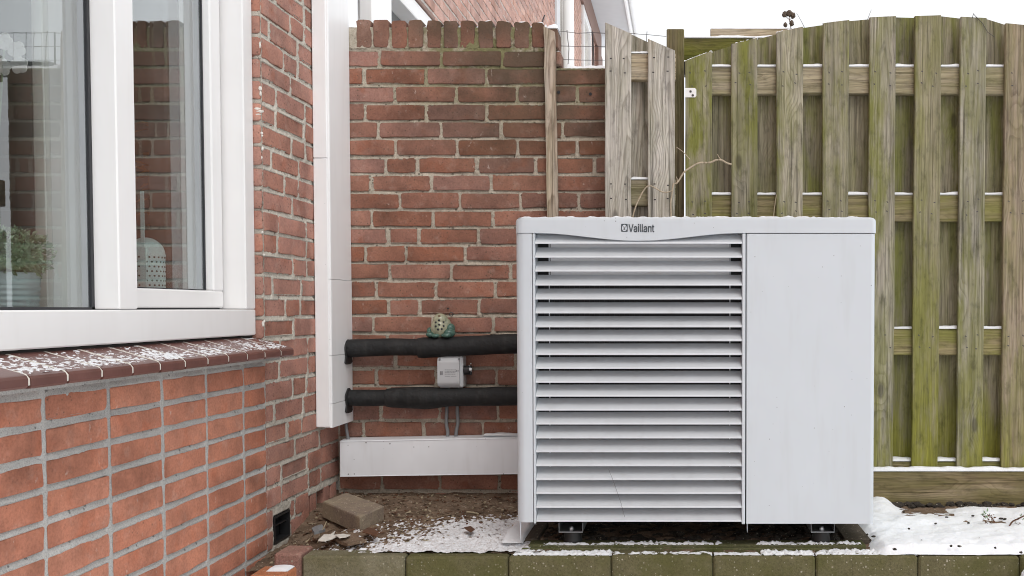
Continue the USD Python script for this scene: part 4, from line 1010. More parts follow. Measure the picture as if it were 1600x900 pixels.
obj('pane', bx(XW - .05, XW - .02, wy0_ + .1, wy1_ - .1, 1.0, e_z - .46), M['pane_dark'], f2)
obj('frieze_board', bx(XW - .02, XW + .035, dpx(895), y_e, e_z - .34, e_z - .01, .004), M['brownwood'], fh, smooth=20)
obj('corner_post', bx(XW - .02, XW + .05, dpx(931), y_e + .02, -.1, e_z - .345, .004), M['brownwood'], fh, smooth=20)
x_eave = at_y(975, 0, at_x(919.7, 0, XW)[1])[0]; y_eav1 = F_PX * (e_z - EYE) / (HOR - 79)
obj('soffit', bx(XW - .02, x_eave, dpx(890), y_eav1, e_z, e_z + .03), M['soffit'], fh)
obj('fascia', bx(x_eave + .001, x_eave + .03, dpx(890), y_eav1, e_z - .03, e_z + .2, .004), M['upvc'], fh, smooth=20)
gp = [(x_eave + .031 + .05 - .05 * math.cos(a), e_z + .16 - .05 * math.sin(a)) for a in np.linspace(0, math.pi, 9)]
gpo = gp + [(gp[-1][0] - .006, gp[-1][1])] + [(x_eave + .031 + .05 - .044 * math.cos(a), e_z + .16 - .044 * math.sin(a)) for a in np.linspace(math.pi, 0, 9)]
m = extr(Polygon(gpo).buffer(0), y_eav1 - dpx(890)); v = m.vertices; m.vertices = np.stack([v[:, 0], v[:, 2] + dpx(890), v[:, 1]], 1); m.fix_normals()
obj('gutter', m, M['upvc'], fh, smooth=40)
rp_ = [(x_eave + .02, e_z + .2), (XW - 3.0, e_z + 2.2), (XW - 3.0, e_z + 2.3), (x_eave + .02, e_z + .27)]
m = extr(Polygon(rp_), y_eav1 - dpx(890)); v = m.vertices; m.vertices = np.stack([v[:, 0], v[:, 2] + dpx(890), v[:, 1]], 1); m.fix_normals()
obj('roof', m, M['snow'], fh)

# ================================================================== white duct in the corner, pipes, trunking, switch, frog
d0 = dpx(491.5)
xd = at_y(517.2, 481, d0)[0]; d1 = YB - .004
duct = thing('wall_duct', (XW, 3.45, at_y(517, 668, d0)[2]), 'tall white plastic duct standing in the corner between house and garden wall', 'duct')
zb_ = at_y(517, 668.5, d0)[2]
zs = [zb_, at_x(528, 629, xd)[2], at_x(528, 555, xd)[2], at_x(530, 437.5, xd)[2], 2.6]
def duct_piece(z0, z1, gap=.0012, dx=0):
    r = .005; P = [(XW + .028, d0 + .006), (xd - r, d0 + .001), (xd - r * .3, d0 + .001 + r * .3), (xd, d0 + r), (xd + dx, d1), (XW + .028, d1)]
    return along_z(P, z0 + gap, z1)
for i in range(4):
    obj('side_cover', duct_piece(zs[i], zs[i + 1], .0014 if i else 0, [.001, .0, .0005, -.0006][i]), M['duct'], duct, smooth=25)
zseam = at_y(500, 247, d0)[2]; zbf = at_y(505, 667.5, d0)[2]
for (a, c) in ((zbf, zseam - .001), (zseam + .001, 2.6)):
    obj('front_cover', bx(XW + .002, xd - .0075, d0 - .002, d0 + .012, a, c, .002), M['duct'], duct, smooth=20)
obj('back_plate', bx(XW + .0015, XW + .027, d0 + .013, d1, zb_ + .004, 2.6), M['duct'], duct)
# pipes
def foam_pipe(name, label, segs, yy, flange, tail):
    t = thing(name, at_y(segs[0][0][0], segs[0][0][1], yy), label, 'pipe')
    for s in segs:
        P = np.array([at_y(a, b2, yy + dy) for a, b2, r, dy in s]); Rr = np.array([r * yy / F_PX for a, b2, r, dy in s])
        T = np.linspace(0, len(P) - 1, 30); Pi = np.stack([np.interp(T, range(len(P)), P[:, k_]) for k_ in range(3)], 1); Ri = np.interp(T, range(len(P)), Rr)
        Ri = Ri * (1 + .11 * (fbm(np.stack([T * 1.3, T * 0, T * 0 + Rr[0] * 1000], -1), 2, 5) - .5))
        Ri[0] *= .93; Ri[-1] *= .95
        obj('foam_sleeve', tube(Pi, Ri, 28), M['foam'], t, smooth=40)
    # torn rubber collar against the duct
    x = xd + .003; c = at_x(545, flange, xd + .002); ang = np.linspace(0, 2 * math.pi, 29)[:-1]
    V = []
    for lay_ in (0, 1):
        for a in ang:
            rr = (.0345 + (.020 if math.sin(a) < -.75 else 0)) * (1 + .05 * math.sin(5 * a))
            V.append([xd + .001 + .005 * lay_, min(yy + rr * math.cos(a), YB - .012), c[2] + rr * math.sin(a)])
    n = len(ang); V += [[xd + .001, yy, c[2]], [xd + .006, yy, c[2]]]; Fc = []
    for j in range(n):
        k_ = (j + 1) % n; Fc += [(j, k_, n + k_), (j, n + k_, n + j), (2 * n + 1, n + j, n + k_), (2 * n, k_, j)]
    cm_ = trimesh.Trimesh(V, Fc, process=False); cm_.fix_normals()
    obj('collar', cm_, M['rubber'], t, smooth=30)
    return t
YPI = 3.523
foam_pipe('insulated_pipe', 'upper black foam insulated pipe with the ceramic frog on it', [[(543, 544.5, 14, 0), (575, 543.5, 14, 0), (610, 542, 13.6, 0), (640, 542.5, 13.4, 0), (655, 543, 13.2, 0)], [(653.5, 543.8, 16.2, -.003), (700, 541.5, 15, 0), (750, 539.5, 15, 0), (785, 537.5, 15.5, -.01), (830, 537, 16, -.02), (870, 537, 16, -.05)]], YPI, 546, True)
foam_pipe('insulated_pipe', 'lower black foam insulated pipe with a thicker bulging sleeve', [[(543, 621.5, 13, 0), (575, 622, 13, 0), (605, 621.5, 12.6, 0), (609, 621.5, 12.2, 0)], [(604, 621.5, 15, -.003), (640, 621.5, 17, -.003), (665, 622, 17.2, -.003), (700, 621, 14.8, 0), (740, 620, 14.5, 0), (790, 619, 15, -.01), (830, 618.5, 15.5, -.02), (870, 618, 15.5, -.05)]], YPI, 622, True)
# horizontal trunking
yt = 3.505
tr = thing('cable_trunking', at_y(668, 745, yt), 'white horizontal trunking box low on the garden wall', 'trunking')
a0, a1 = at_y(531, 689, yt), at_y(860, 682.5, yt); b0_, b1_ = at_y(531.5, 745, yt), at_y(860, 740, yt)
V = []
for (tp_, bt) in ((a0, b0_), (a1, b1_)):
    V += [bt, tp_ - [0, 0, .003], tp_ + [0, .003, 0], tp_ + [0, YB - .004 - yt, .003], bt + [0, YB - .004 - yt, 0]]
V = np.array(V); Fc = []
for j in range(5): Fc += [(j, (j + 1) % 5, 5 + (j + 1) % 5), (j, 5 + (j + 1) % 5, 5 + j)]
Fc += [(0, 2, 1), (0, 3, 2), (0, 4, 3), (5, 6, 7), (5, 7, 8), (5, 8, 9)]
tm = trimesh.Trimesh(V, Fc, process=False); tm.fix_normals(); obj('cover', tm, M['trunk'], tr, smooth=False)
la = np.linspace(0, 1, 2)
obj('cover_lip', cat([tube([a0 + [.0, -.0006, -.0028], a1 + [0, -.0006, -.0028]], .0011, 6), tube([b0_ + [0, -.0004, .001], b1_ + [0, -.0004, .001]], .0012, 6)]), M['trunk'], tr, smooth=60)
obj('snow', snow_strip(at_y(752, 683, yt)[0], at_y(858, 683, yt)[0], yt + .020, YB - .012, at_y(790, 683, yt)[2] + .0025, .006, 401, .006), M['snow'], label='thin snow lying on top of the white trunking beside the pump', cat='snow', kind='stuff', smooth=60)
# loose dark cable from the duct to the trunking
obj('cable', tube(smooth_path([at_y(541, 650, 3.54), at_y(541, 668, 3.54), at_y(543, 680, 3.54), at_y(545, 692, 3.54)]), .0055, 10), M['conduit'], label='short dark cable from the duct bottom into the trunking', cat='cable', smooth=60)
# two grey conduits from switch to trunking
for lbl, pts in (('left of two grey cables between lower pipe and trunking', [(698, 600), (698, 640), (697.5, 662), (699.5, 674), (699, 690)]), ('right of two grey cables between lower pipe and trunking', [(714.5, 600), (714.5, 640), (715.5, 660), (713, 674), (712, 690)])):
    obj('grey_cable', tube(smooth_path([at_y(a, b2, 3.555) for a, b2 in pts]), .0062, 12), M['conduit'], label=lbl, cat='cable', smooth=60)
# isolator switch box
yi = 3.50
sw = thing('switch_box', at_y(703, 607, yi + .03), 'small grey electrical isolator box between the two black pipes', 'switch box')
i0, i1 = at_y(683.5, 603.5, yi), at_y(720, 559, yi)
bz = (i1[2] - i0[2])
sec = [(yi + .004, i0[2] + .006), (yi, i0[2] + .016), (yi, i1[2] - .016), (yi + .006, i1[2] - .004), (yi + .010, i1[2]), (YB - .008, i1[2]), (YB - .008, i0[2]), (yi + .010, i0[2])]
obj('cover', along_x(sec, i0[0], i1[0] - .006), M['greybox'], sw, smooth=25)
obj('back_box', bx(i0[0] + .002, i1[0] + .004, yi + .014, YB - .007, i0[2] - .006, i1[2] + .004, .004), M['greybox'], sw, smooth=20)
for (a, b2) in ((687, 561.5), (717, 560.8)):
    c = at_y(a, b2, yi + .003); s_ = trimesh.creation.cylinder(radius=.0035, height=.006, sections=10, transform=trimesh.transformations.rotation_matrix(math.pi / 2, [1, 0, 0])); s_.apply_translation(c); obj('screw', s_, M['conduit'], sw)
# printed rating label: rows of tiny print
pr_ = []
def pline(x0, x1, yy, h=.0011):
    a, b2 = at_y(x0, yy, yi - .0004), at_y(x1, yy, yi - .0004); pr_.append(bx(a[0], b2[0], yi - .0005, yi + .0005, a[2] - h / 2, a[2] + h / 2))
rl = np.random.default_rng(5)
for r_, yy in enumerate((578.0, 580.0, 582.3, 584.5)):
    x = 695.0
    while x < 712 - r_ * .6:
        w = rl.uniform(1.0, 3.2); pline(x, min(x + w, 714.5), yy); x += w + .6
for a in (713, 715.2): pline(a, a + 1.2, 579.5, .004)
pline(695, 703, 588, .0009); pline(704.5, 713, 588, .0009)
obj('rating_print', cat(pr_), M['print'], sw, kind='stuff')
# symbol block left of the print: a small grey panel
a, b2 = at_y(687.5, 586, yi - .0004), at_y(692, 579, yi - .0004); obj('symbol_print', cat([bx(a[0] + i * .0021, a[0] + i * .0021 + .0014, yi - .0005, yi + .0005, a[2] + j * .0030, a[2] + j * .0030 + .0018) for i in range(5) for j in range(5)]), M['print'], sw, kind='stuff')
kc = at_y(726, 578.5, yi + .03)
k_ = trimesh.creation.cylinder(radius=.0165, height=.02, sections=24, transform=trimesh.transformations.rotation_matrix(math.pi / 2, [0, 1, 0])); k_.apply_translation([i1[0] + .014, yi + .032, kc[2]])
kb_ = bx(i1[0] + .0245, i1[0] + .032, yi + .026, yi + .038, kc[2] - .017, kc[2] + .017, .002)
obj('knob', cat([k_, kb_]), M['black'], sw, smooth=30)
fo = []
for j in range(9):
    c = at_y(727 + rl.uniform(0, 12), 577 + rl.uniform(-9, 9), yi + .03); fo.append(blob(c, (.004 * rl.uniform(.4, 1.1), .004, .0035 * rl.uniform(.4, 1)), 600 + j, 1, .4))
fo.append(blob(at_y(734.5, 577, yi + .028), (.0075, .006, .0065), 640, 2, .4)); fo.append(blob(at_y(729.5, 574.5, yi + .028), (.004, .004, .0035), 641, 2, .4))
obj('snow', cat(fo), M['snow'], label='small crumbs of snow stuck to the switch knob', cat='snow', kind='stuff', smooth=60)

# ceramic frog sitting on the upper pipe
yfz = 3.522
fb_ = at_y(690, 527.5, yfz)
frog = thing('frog_figurine', fb_, 'small ceramic frog with spotted cream belly sitting on the upper black pipe', 'figurine')
def fp(px, py, dy=0.0): return at_y(px, py, yfz + dy)
s1 = yfz / F_PX
import manifold3d as m3
def ell(c, r, n=24):
    s_ = m3.Manifold.sphere(1.0, n).scale([float(x) for x in r]).translate([float(x) for x in c]); return s_
body = ell(fp(687.5, 512), (14.5 * s1, .030, 16 * s1)) + ell(fp(688, 501), (11.5 * s1, .025, 11.5 * s1)) + ell(fp(684, 494.5, .0), (4.5 * s1, .010, 4.2 * s1)) + ell(fp(695, 496.5, .008), (4.5 * s1, .010, 4.2 * s1)) + ell(fp(697, 508, .006), (8 * s1, .022, 11 * s1))
bv = body.refine_to_length(.004).to_mesh(); bt = trimesh.Trimesh(bv.vert_properties[:, :3], bv.tri_verts); trimesh.smoothing.filter_taubin(bt, iterations=14)
obj('body', bt, M['ceramic_cream'], frog, smooth=70)
legs = ell(fp(702, 520, -.002), (9.5 * s1, .026, 7.5 * s1)) + ell(fp(704, 513, .004), (7 * s1, .022, 8 * s1)) + ell(fp(673, 522.5, -.006), (7.5 * s1, .022, 4.8 * s1)) + ell(fp(672, 517, .010), (5 * s1, .018, 6 * s1)) + ell(fp(697, 524, -.024), (8 * s1, .011, 3.4 * s1)) + ell(fp(680, 524.5, -.022), (7 * s1, .010, 3.0 * s1))
lv = legs.refine_to_length(.004).to_mesh(); ltm = trimesh.Trimesh(lv.vert_properties[:, :3], lv.tri_verts); trimesh.smoothing.filter_taubin(ltm, iterations=10)
obj('leg', ltm, M['ceramic_green'], frog, smooth=70)
def on_body(px, py):
    o = _C; d = ray(px, py); d = d / np.linalg.norm(d)
    loc, _, _ = bt.ray.intersects_location([o], [d]); 
    return loc[np.argmin(np.linalg.norm(loc - o, axis=1))] if len(loc) else fp(px, py, -.03)
for (a, b2, r) in ((686, 500.5, 1.9), (681, 504, 1.9), (692.5, 503.5, 1.9), (686.2, 507.5, 1.9), (681, 510, 1.9), (692.8, 509.5, 1.9), (684.5, 514.8, 1.9), (690, 514, 1.9)):
    c = on_body(a, b2); obj('belly_spot', blob(c, (r * s1, .0012, r * s1), 1, 1, .05), M['black'], frog, smooth=60)
c = on_body(686.3, 494.0); obj('mouth', blob(c, (2.4 * s1, .002, 1.5 * s1), 2, 1, .1), M['deadleaf'], frog, smooth=60)

# ================================================================== heat pump
def hx(px, py=600): return at_y(px, py, YP)[0]
def hz(py): return at_y(1087, py, YP)[2]
HD = .41
PB = YP + HD
pump = thing('heat_pump', ((hx(806) + hx(1368)) / 2, YP + HD / 2, 0), 'large white louvred air source heat pump standing in the garden', 'heat pump')
zb0, zt0_, zcap = hz(816), hz(339.5), hz(364)
def arc(cx_, cy_, r, a0, a1, n=7): return [(cx_ + r * math.cos(a), cy_ + r * math.sin(a)) for a in np.linspace(a0, a1, n)]
# left corner cover: rounded outer corner, wraps round the side
xl, xl2 = hx(806), hx(832)
r = .026
P = [(xl2, YP), (xl2, YP + .012)] + [(xl + .012, YP + .04), (xl + .012, PB), (xl, PB)] + arc(xl + r, YP + r, r, math.pi, 1.5 * math.pi, 10)
obj('corner_cover', along_z(P, zb0, zcap - .0012), M['pump'], pump, smooth=40)
obj('front_trim', bx(hx(833), hx(836.5), YP - .001, YP + .06, hz(818), zcap - .001, .0012), M['pump'], pump, smooth=20)
obj('front_trim', bx(hx(1159.5), hx(1164.5), YP - .001, YP + .06, hz(819), zcap - .001, .0012), M['pump'], pump, smooth=20)
# service panel on the right
xr0, xr1 = hx(1166.2), hx(1367)
r = .014
P = [(xr0, YP + .02), (xr0, YP + .002), (xr0 + .002, YP)] + arc(xr1 - r, YP + r, r, 1.5 * math.pi, 2 * math.pi, 8) + [(xr1, PB), (xr1 - .012, PB), (xr1 - .012, YP + .03), (xr0 + .02, YP + .02)]
obj('service_panel', along_z(P, hz(818.5), zcap - .0022), M['pump'], pump, smooth=40)
obj('back_panel', bx(xl + .0125, xr1 - .0125, PB - .012, PB - .001, zb0, zcap - .001), M['pump'], pump)
obj('bottom_tray', bx(xl + .013, xr1 - .014, YP + .03, PB - .013, zb0 + .004, zb0 + .02), M['dark_fin'], pump)
# top cap with the swung lower edge
xc0, xc1 = hx(805.5), hx(1368.3)
body_poly = sbox(xc0, YP - .001, xc1, PB + .003)
rr = .024
pl = Polygon(arc(xc0 + rr, YP - .002 + rr, rr, math.pi, 1.5 * math.pi, 8) + arc(xc1 - rr * .6, YP - .002 + rr * .6, rr * .6, 1.5 * math.pi, 2 * math.pi, 8) + [(xc1, PB + .003), (xc0, PB + .003)])
lv_ = [(zcap, 0.0), (zt0_ - .012, 0.0), (zt0_ - .006, .0018), (zt0_ - .002, .006), (zt0_, .013)]
Vc, Fc = [], []
base_ = np.array(pl.exterior.coords)[:-1]; ctr = base_.mean(0); n = len(base_)
hw = (base_.max(0) - base_.min(0)) / 2
for z, ins in lv_:
    q = ctr + (base_ - ctr) * (1 - ins / hw); Vc += [(a, b2, z) for a, b2 in q]
for i in range(len(lv_) - 1):
    for j in range(n):
        a, b2 = i * n + j, i * n + (j + 1) % n; Fc += [(a, b2, b2 + n), (a, b2 + n, a + n)]
Vc += [(ctr[0], ctr[1], zt0_), (ctr[0], ctr[1], zcap)]; kk = len(Vc); e = (len(lv_) - 1) * n
for j in range(n): Fc += [(e + j, e + (j + 1) % n, kk - 2), ((j + 1) % n, j, kk - 1)]
cp = trimesh.Trimesh(Vc, Fc, process=False); cp.fix_normals()
cap = obj('top_cap', cp, M['pump'], pump, smooth=45)
# swung front lip hanging from the cap in front of the top slats
c_px = []
for t in np.linspace(0, 1, 41):
    s_ = .5 - .5 * math.cos(2 * math.pi * t); c_px.append((835 + (1160 - 835) * t, 364.0 + 12.2 * s_ ** 1.0))
top_edge = [(835, 362.5), (1160, 362.5)]
P = [(hx(a, b2), hz(b2)) for a, b2 in c_px] + [(hx(1160), hz(361)), (hx(835), hz(361))]
obj('front_lip', along_y(P, YP - .0024, YP + .010), M['pump'], cap, smooth=20)
# slats
slats_y = [381 + 21.72 * i for i in range(21)]
x0, x1 = hx(837), hx(1159)
for py in slats_y:
    z = hz(py)
    sec = [(YP + .000, z), (YP - .0006, z + .0016), (YP + .0004, z + .0052), (YP + .043, z + .0312), (YP + .0445, z + .0297), (YP + .0045, z + .0010), (YP + .004, z)]
    obj('slat', along_x(sec, x0, x1), M['slat'], pump, smooth=15)
obj('slat_holder', cat([bx(hx(854.5), hx(856), YP + .050, YP + .054, zb0 + .01, zcap - .004), bx(hx(1141), hx(1142.5), YP + .050, YP + .054, zb0 + .01, zcap - .004)]), M['slat'], pump)
obj('inner_plate', bx(hx(857), hx(1140.5), YP + .055, YP + .058, hz(436), zcap - .004), M['pump_inner'], pump)
obj('coil_grille', cat([bx(hx(837), hx(1159), YP + .075, YP + .08, zb0 + .021, zcap - .003)] + [bx(hx(837 + i * 8), hx(837 + i * 8) + .002, YP + .070, YP + .075, zb0 + .021, hz(438)) for i in range(1, 40)]), M['dark_fin'], pump)
obj('inner_side', cat([bx(hx(832), hx(836), YP + .061, PB - .02, zb0 + .021, zcap - .002), bx(hx(1160), hx(1165), YP + .061, PB - .02, zb0 + .021, zcap - .002)]), M['dark_fin'], pump)
# brand sign: emblem and lettering
e0, e1 = (hx(971), hz(362.4)), (hx(981.3), hz(350.0))
yl = YP - .0032
def rrect(a, b2, r_): return sbox(a[0] + r_, a[1] + r_, b2[0] - r_, b2[1] - r_).buffer(r_, 6)
emb = rrect(e0, e1, .002)
em = obj('emblem', along_y(list(emb.exterior.coords)[:-1], yl + .0004, YP - .0018), M['logo'], cap)
cxm, czm = (e0[0] + e1[0]) / 2, (e0[1] + e1[1]) / 2; ew, eh = (e1[0] - e0[0]) / 2, (e1[1] - e0[1]) / 2
egg = [(cxm + ew * .72 * math.cos(a) * (1 - .12 * math.sin(a)), czm + eh * .80 * math.sin(a)) for a in np.linspace(0, 2 * math.pi, 24)[:-1]]
obj('emblem_egg', along_y(egg, yl - .0002, yl + .0006), M['logo_light'], em)
def ellp(cx_, cz_, rx_, rz_, rot=0.0):
    return [(cx_ + rx_ * math.cos(a) * math.cos(rot) - rz_ * math.sin(a) * math.sin(rot), cz_ + rx_ * math.cos(a) * math.sin(rot) + rz_ * math.sin(a) * math.cos(rot)) for a in np.linspace(0, 2 * math.pi, 16)[:-1]]
rab = [along_y(ellp(cxm - ew * .14, czm + eh * .12, ew * .13, eh * .36, .25), yl - .0008, yl), along_y(ellp(cxm + ew * .20, czm + eh * .10, ew * .13, eh * .36, -.35), yl - .0008, yl), along_y(ellp(cxm, czm - eh * .34, ew * .34, eh * .22), yl - .0008, yl)]
obj('emblem_figure', cat(rab), M['conduit'], em)
th = hz(350.2) - hz(362.2)
tm = meshkit.text_mesh('Vaillant', th * .98, .0012, bold=True)
tv = tm.vertices; wid = tv[:, 0].max() - tv[:, 0].min(); sx = (hx(1022.5) - hx(982.6)) / wid
tm.vertices = np.stack([hx(982.6) + (tv[:, 0] - tv[:, 0].min()) * sx, yl + .0010 - tv[:, 2], hz(362.4) + tv[:, 1]], 1); tm.fix_normals()
obj('lettering', tm, M['logo'], cap, smooth=False)
# feet
for (a0, a1, b0, b1) in ((873, 910.5, 879, 907.5), (1267, 1304, 1272, 1298)):
    yft = YP + .055
    z_ = lambda py: at_y(1087, py, yft)[2]
    X = lambda p: at_y(p, 830, yft)[0]
    sec = [(X(a0), z_(817)), (X(a0) + .0015, z_(817)), (X(a0 + 1), z_(830.5)), (X(a1 - 1), z_(830.5)), (X(a1) - .0015, z_(817)), (X(a1), z_(817)), (X(a1 - .2), z_(832.6)), (X(a0 + .2), z_(832.6))]
    ft = obj('foot', along_y(sec, yft, yft + .28), M['dark_steel'], pump, smooth=False)
    bl = trimesh.creation.cylinder(radius=.0075, height=.006, sections=6); bl.apply_translation([(X(a0) + X(a1)) / 2, yft + .02, z_(829)]); bl2 = trimesh.creation.icosphere(subdivisions=2, radius=.0065); bl2.apply_translation([(X(a0) + X(a1)) / 2, yft + .02, z_(829) + .003])
    obj('bolt', cat([bl, bl2]), M['steel'], ft, smooth=30)
    rm = lathe([(0, 0), (.0265, 0), (.0275, .006), (.0235, z_(833) - .001), (0, z_(833) - .001)], 24); rm.apply_translation([(X(b0) + X(b1)) / 2, yft + .032, .001]); obj('rubber_pad', rm, M['rubber'], ft, smooth=35)
for i, (a, b_) in enumerate(((813.5, 846), (1167.5, 832))):
    p = at_y(a, 815, YP + .012); q = at_y(a, b_, YP + .012)
    obj('icicle', tube([p, p + (q - p) * .6, q], [.0015, .0011, .0005], 8), M['logo_light'], label=('longer' if i == 0 else 'shorter') + ' thin icicle hanging under the ' + ('left corner' if i == 0 else 'middle') + ' of the heat pump', cat='icicle', smooth=60)
# fine dark hair stuck across the slats
pts = [at_y(a, b2, YP - .002) for a, b2 in ((951, 733.5), (957, 748), (963, 765), (970, 785), (976, 808))]
obj('twig', tube(pts, .00042, 5), M['wire'], label='fine dark straw stuck across the lower slats of the pump', cat='twig', smooth=60)
# snow on the pump
sp = snow_strip(xc0 + .008, xc1 - .008, YP + .006, PB - .01, zt0_ - .0012, .0095, 501, .003, 55)
obj('snow', sp, M['snow'], label='thin crusty snow along the top of the heat pump', cat='snow', kind='stuff', smooth=60)

# ================================================================== base frame under the pump
bf = thing('base_frame', (hx(1087), YP + .2, -.03), 'mossy stone beam frame lying under the heat pump', 'base frame')
f0, f1 = at_y(826, 850, 2.86)[0], at_y(1352, 850, 2.86)[0]
obj('front_beam', bx(f0, f1, 2.846, 2.905, -.05, .0005, .004), M['beam_stone'], bf, smooth=20)
obj('lower_beam', bx(at_y(815, 860, 2.84)[0], at_y(1300, 860, 2.84)[0], 2.834, 2.8455, -.05, -.007, .003), M['beam_stone'], bf, smooth=20)
obj('side_beam', bx(at_y(1310, 835, 3.0)[0], at_y(1352, 835, 3.0)[0], 2.906, 3.3, -.05, .004, .004), M['beam_side'], bf, smooth=20)
obj('side_beam', bx(at_y(812, 835, 3.0)[0], at_y(848, 835, 3.0)[0], 2.906, 3.3, -.05, .003, .004), M['beam_side'], bf, smooth=20)
gr = []
rg_ = np.random.default_rng(9)
for i in range(900):
    x = rg_.uniform(at_y(850, 835, 3.0)[0], at_y(1308, 835, 3.0)[0]); y = rg_.uniform(2.91, 3.3); r_ = rg_.uniform(.006, .017)
    m = trimesh.creation.icosphere(subdivisions=1, radius=1.0); v = m.vertices * (1 + rg_.normal(0, .15, (len(m.vertices), 1))); m.vertices = v * [r_ * 1.2, r_, r_ * .7] + [x, y, -.014 + rg_.uniform(0, .012)]; gr.append(m)
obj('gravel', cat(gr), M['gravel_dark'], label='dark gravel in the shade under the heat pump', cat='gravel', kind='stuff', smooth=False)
gr = []
for i in range(420):
    x = rg_.uniform(at_y(1385, 795, 3.42)[0], at_y(1650, 795, 3.42)[0]); y = rg_.uniform(3.41, 3.56); r_ = rg_.uniform(.006, .015)
    m = trimesh.creation.icosphere(subdivisions=1, radius=1.0); v = m.vertices * (1 + rg_.normal(0, .15, (len(m.vertices), 1))); m.vertices = v * [r_ * 1.2, r_, r_ * .7] + [x, y, -.008 + rg_.uniform(0, .012)]; gr.append(m)
obj('gravel', cat(gr), M['gravel_dark'], label='dark gravel showing under the kickboard of the fence', cat='gravel', kind='stuff', smooth=False)

# ================================================================== snow on the ground
def snow_left():
    us_ = np.arange(-1.10, at_z(830, 850, 0)[0], .0024); vs_ = np.arange(2.80, 3.34, .0024)
    def fn(X, Y):
        n = fbm(np.stack([X * 105, Y * 85, X * 0], -1), 4, 51); n2 = fbm(np.stack([X * 9, Y * 9, X * 0 + 3], -1), 3, 52)
        xe = -.86 + (Y - 2.85) * .35
        b = np.minimum((X - xe + .12) / .42, (3.20 - Y + .22 * (X + .75)) / .16)
        b = np.clip(b, -1, .6)
        t = np.clip((n - .53) * 1.9 + (n2 - .5) * .7 + b, -.6, .5) * .0058
        t = np.where(Y > 3.30, -.02, t)
        return np.stack([X, Y, ground_h(X, Y) * (1 - .5 * np.clip(b, 0, 1)) + t - .001], -1)
    return grid(us_, vs_, fn)
obj('snow', snow_left(), M['thin_snow'], label='patchy snow on the soil left of the heat pump', cat='snow', kind='stuff', smooth=True)
def snow_right():
    x0 = at_z(1357, 850, 0)[0]
    us_ = np.concatenate([np.arange(x0, 1.25, .005), np.arange(1.25, 3.2, .03)]); vs_ = np.arange(YK + .010, 3.52, .005)
    def fn(X, Y):
        n = fbm(np.stack([X * 7, Y * 7, X * 0], -1), 3, 61); n2 = fbm(np.stack([X * 40, Y * 40, X * 0 + 3], -1), 3, 62)
        n3 = fbm(np.stack([X * 17, Y * 17, X * 0 + 8], -1), 3, 63)
        h = .012 + .030 * (n - .45) + .007 * (n2 - .5) + .012 * (n3 - .5) - .044 * np.clip(Y - 3.05, 0, 1)
        h += .034 * np.exp(-((X - at_z(1375, 795, 0)[0]) / .05) ** 2 - ((Y - 3.38) / .12) ** 2)
        edge = np.clip((Y - YK - .010) / .03, 0, 1); h = h * (.3 + .7 * edge) - .014 * (1 - edge)
        e2 = np.clip((X - x0) / .04, 0, 1); h = h * e2 - .018 * (1 - e2)
        back = np.clip((Y - (3.415 + .05 * (fbm(np.stack([X * 9, X * 0, X * 0], -1), 2, 66) - .5))) / .012, 0, 1); near_l = np.clip((X - at_z(1395, 795, 0)[0]) / .03, 0, 1)
        h = h - .05 * back * near_l
        return np.stack([X, Y, h], -1)
    return grid(us_, vs_, fn)
obj('snow', snow_right(), M['snow'], label='smooth white snow covering the ground right of the heat pump', cat='snow', kind='stuff', smooth=True)
ks = []
for (a, b2, t, d) in ((800, 955, .0040, .05), (957, 1113, .0028, .035), (1116, 1190, .0022, .03), (1190, 1274, .0048, .05), (1276, 1436, .0045, .06)):
    ks.append(snow_strip(at_y(a, 868, YK)[0], at_y(b2, 868, YK)[0], YK + .004 + .01 * (t < .007), YK + .012 + d, kz - .0005, t, int(a), .003, 60, .07))
ks.append(snow_strip(at_y(960, 862, 2.86)[0], at_y(1130, 862, 2.86)[0], 2.848, 2.872, 0, .0045, 71, .003, 40, .09)); ks.append(snow_strip(at_y(1180, 862, 2.86)[0], at_y(1345, 862, 2.86)[0], 2.848, 2.866, 0, .0045, 72, .003, 40, .05)); ks.append(snow_strip(at_y(850, 862, 2.86)[0], at_y(960, 862, 2.86)[0], 2.847, 2.862, 0, .003, 73, .003, 40, .08))
ks.append(snow_strip(at_y(795, 840, 3.0)[0], at_y(828, 840, 3.0)[0], 2.86, 3.28, .002, .014, 74, .004, 30))
obj('snow', cat(ks), M['snow'], label='ragged snow crust along the kerb and base frame before the pump', cat='snow', kind='stuff', smooth=60)
mp = at_y(1640, 905, 2.70)
obj('snow', blob((mp[0], 2.70, -.10), (.098, .06, .085), 5, 4, .2, 3), M['snow'], label='small snow heap before the kerb in the bottom right corner', cat='snow', kind='stuff', smooth=60)

# ================================================================== loose things on the soil
zt = .046
q = [at_z(562, 808, zt), at_z(503.5, 783, zt), at_z(541, 769.5, zt), at_z(600, 790, zt)]
lo = [p * [1, 1, 0] + [0, 0, -.006] for p in q]
hull = []
cc = sum(q) / 4
for p, l in zip(q, lo):
    d = (p - cc) * [1, 1, 0]; d /= np.linalg.norm(d)
    hull += [p - d * .006, p - [0, 0, .004] - d * .001, l]
    
bl = trimesh.convex.convex_hull(np.array(hull))
obj('concrete_block', bl, M['block'], origin=cc - [0, 0, zt], label='loose grey brown concrete block lying on the soil in the corner', cat='block', smooth=15)
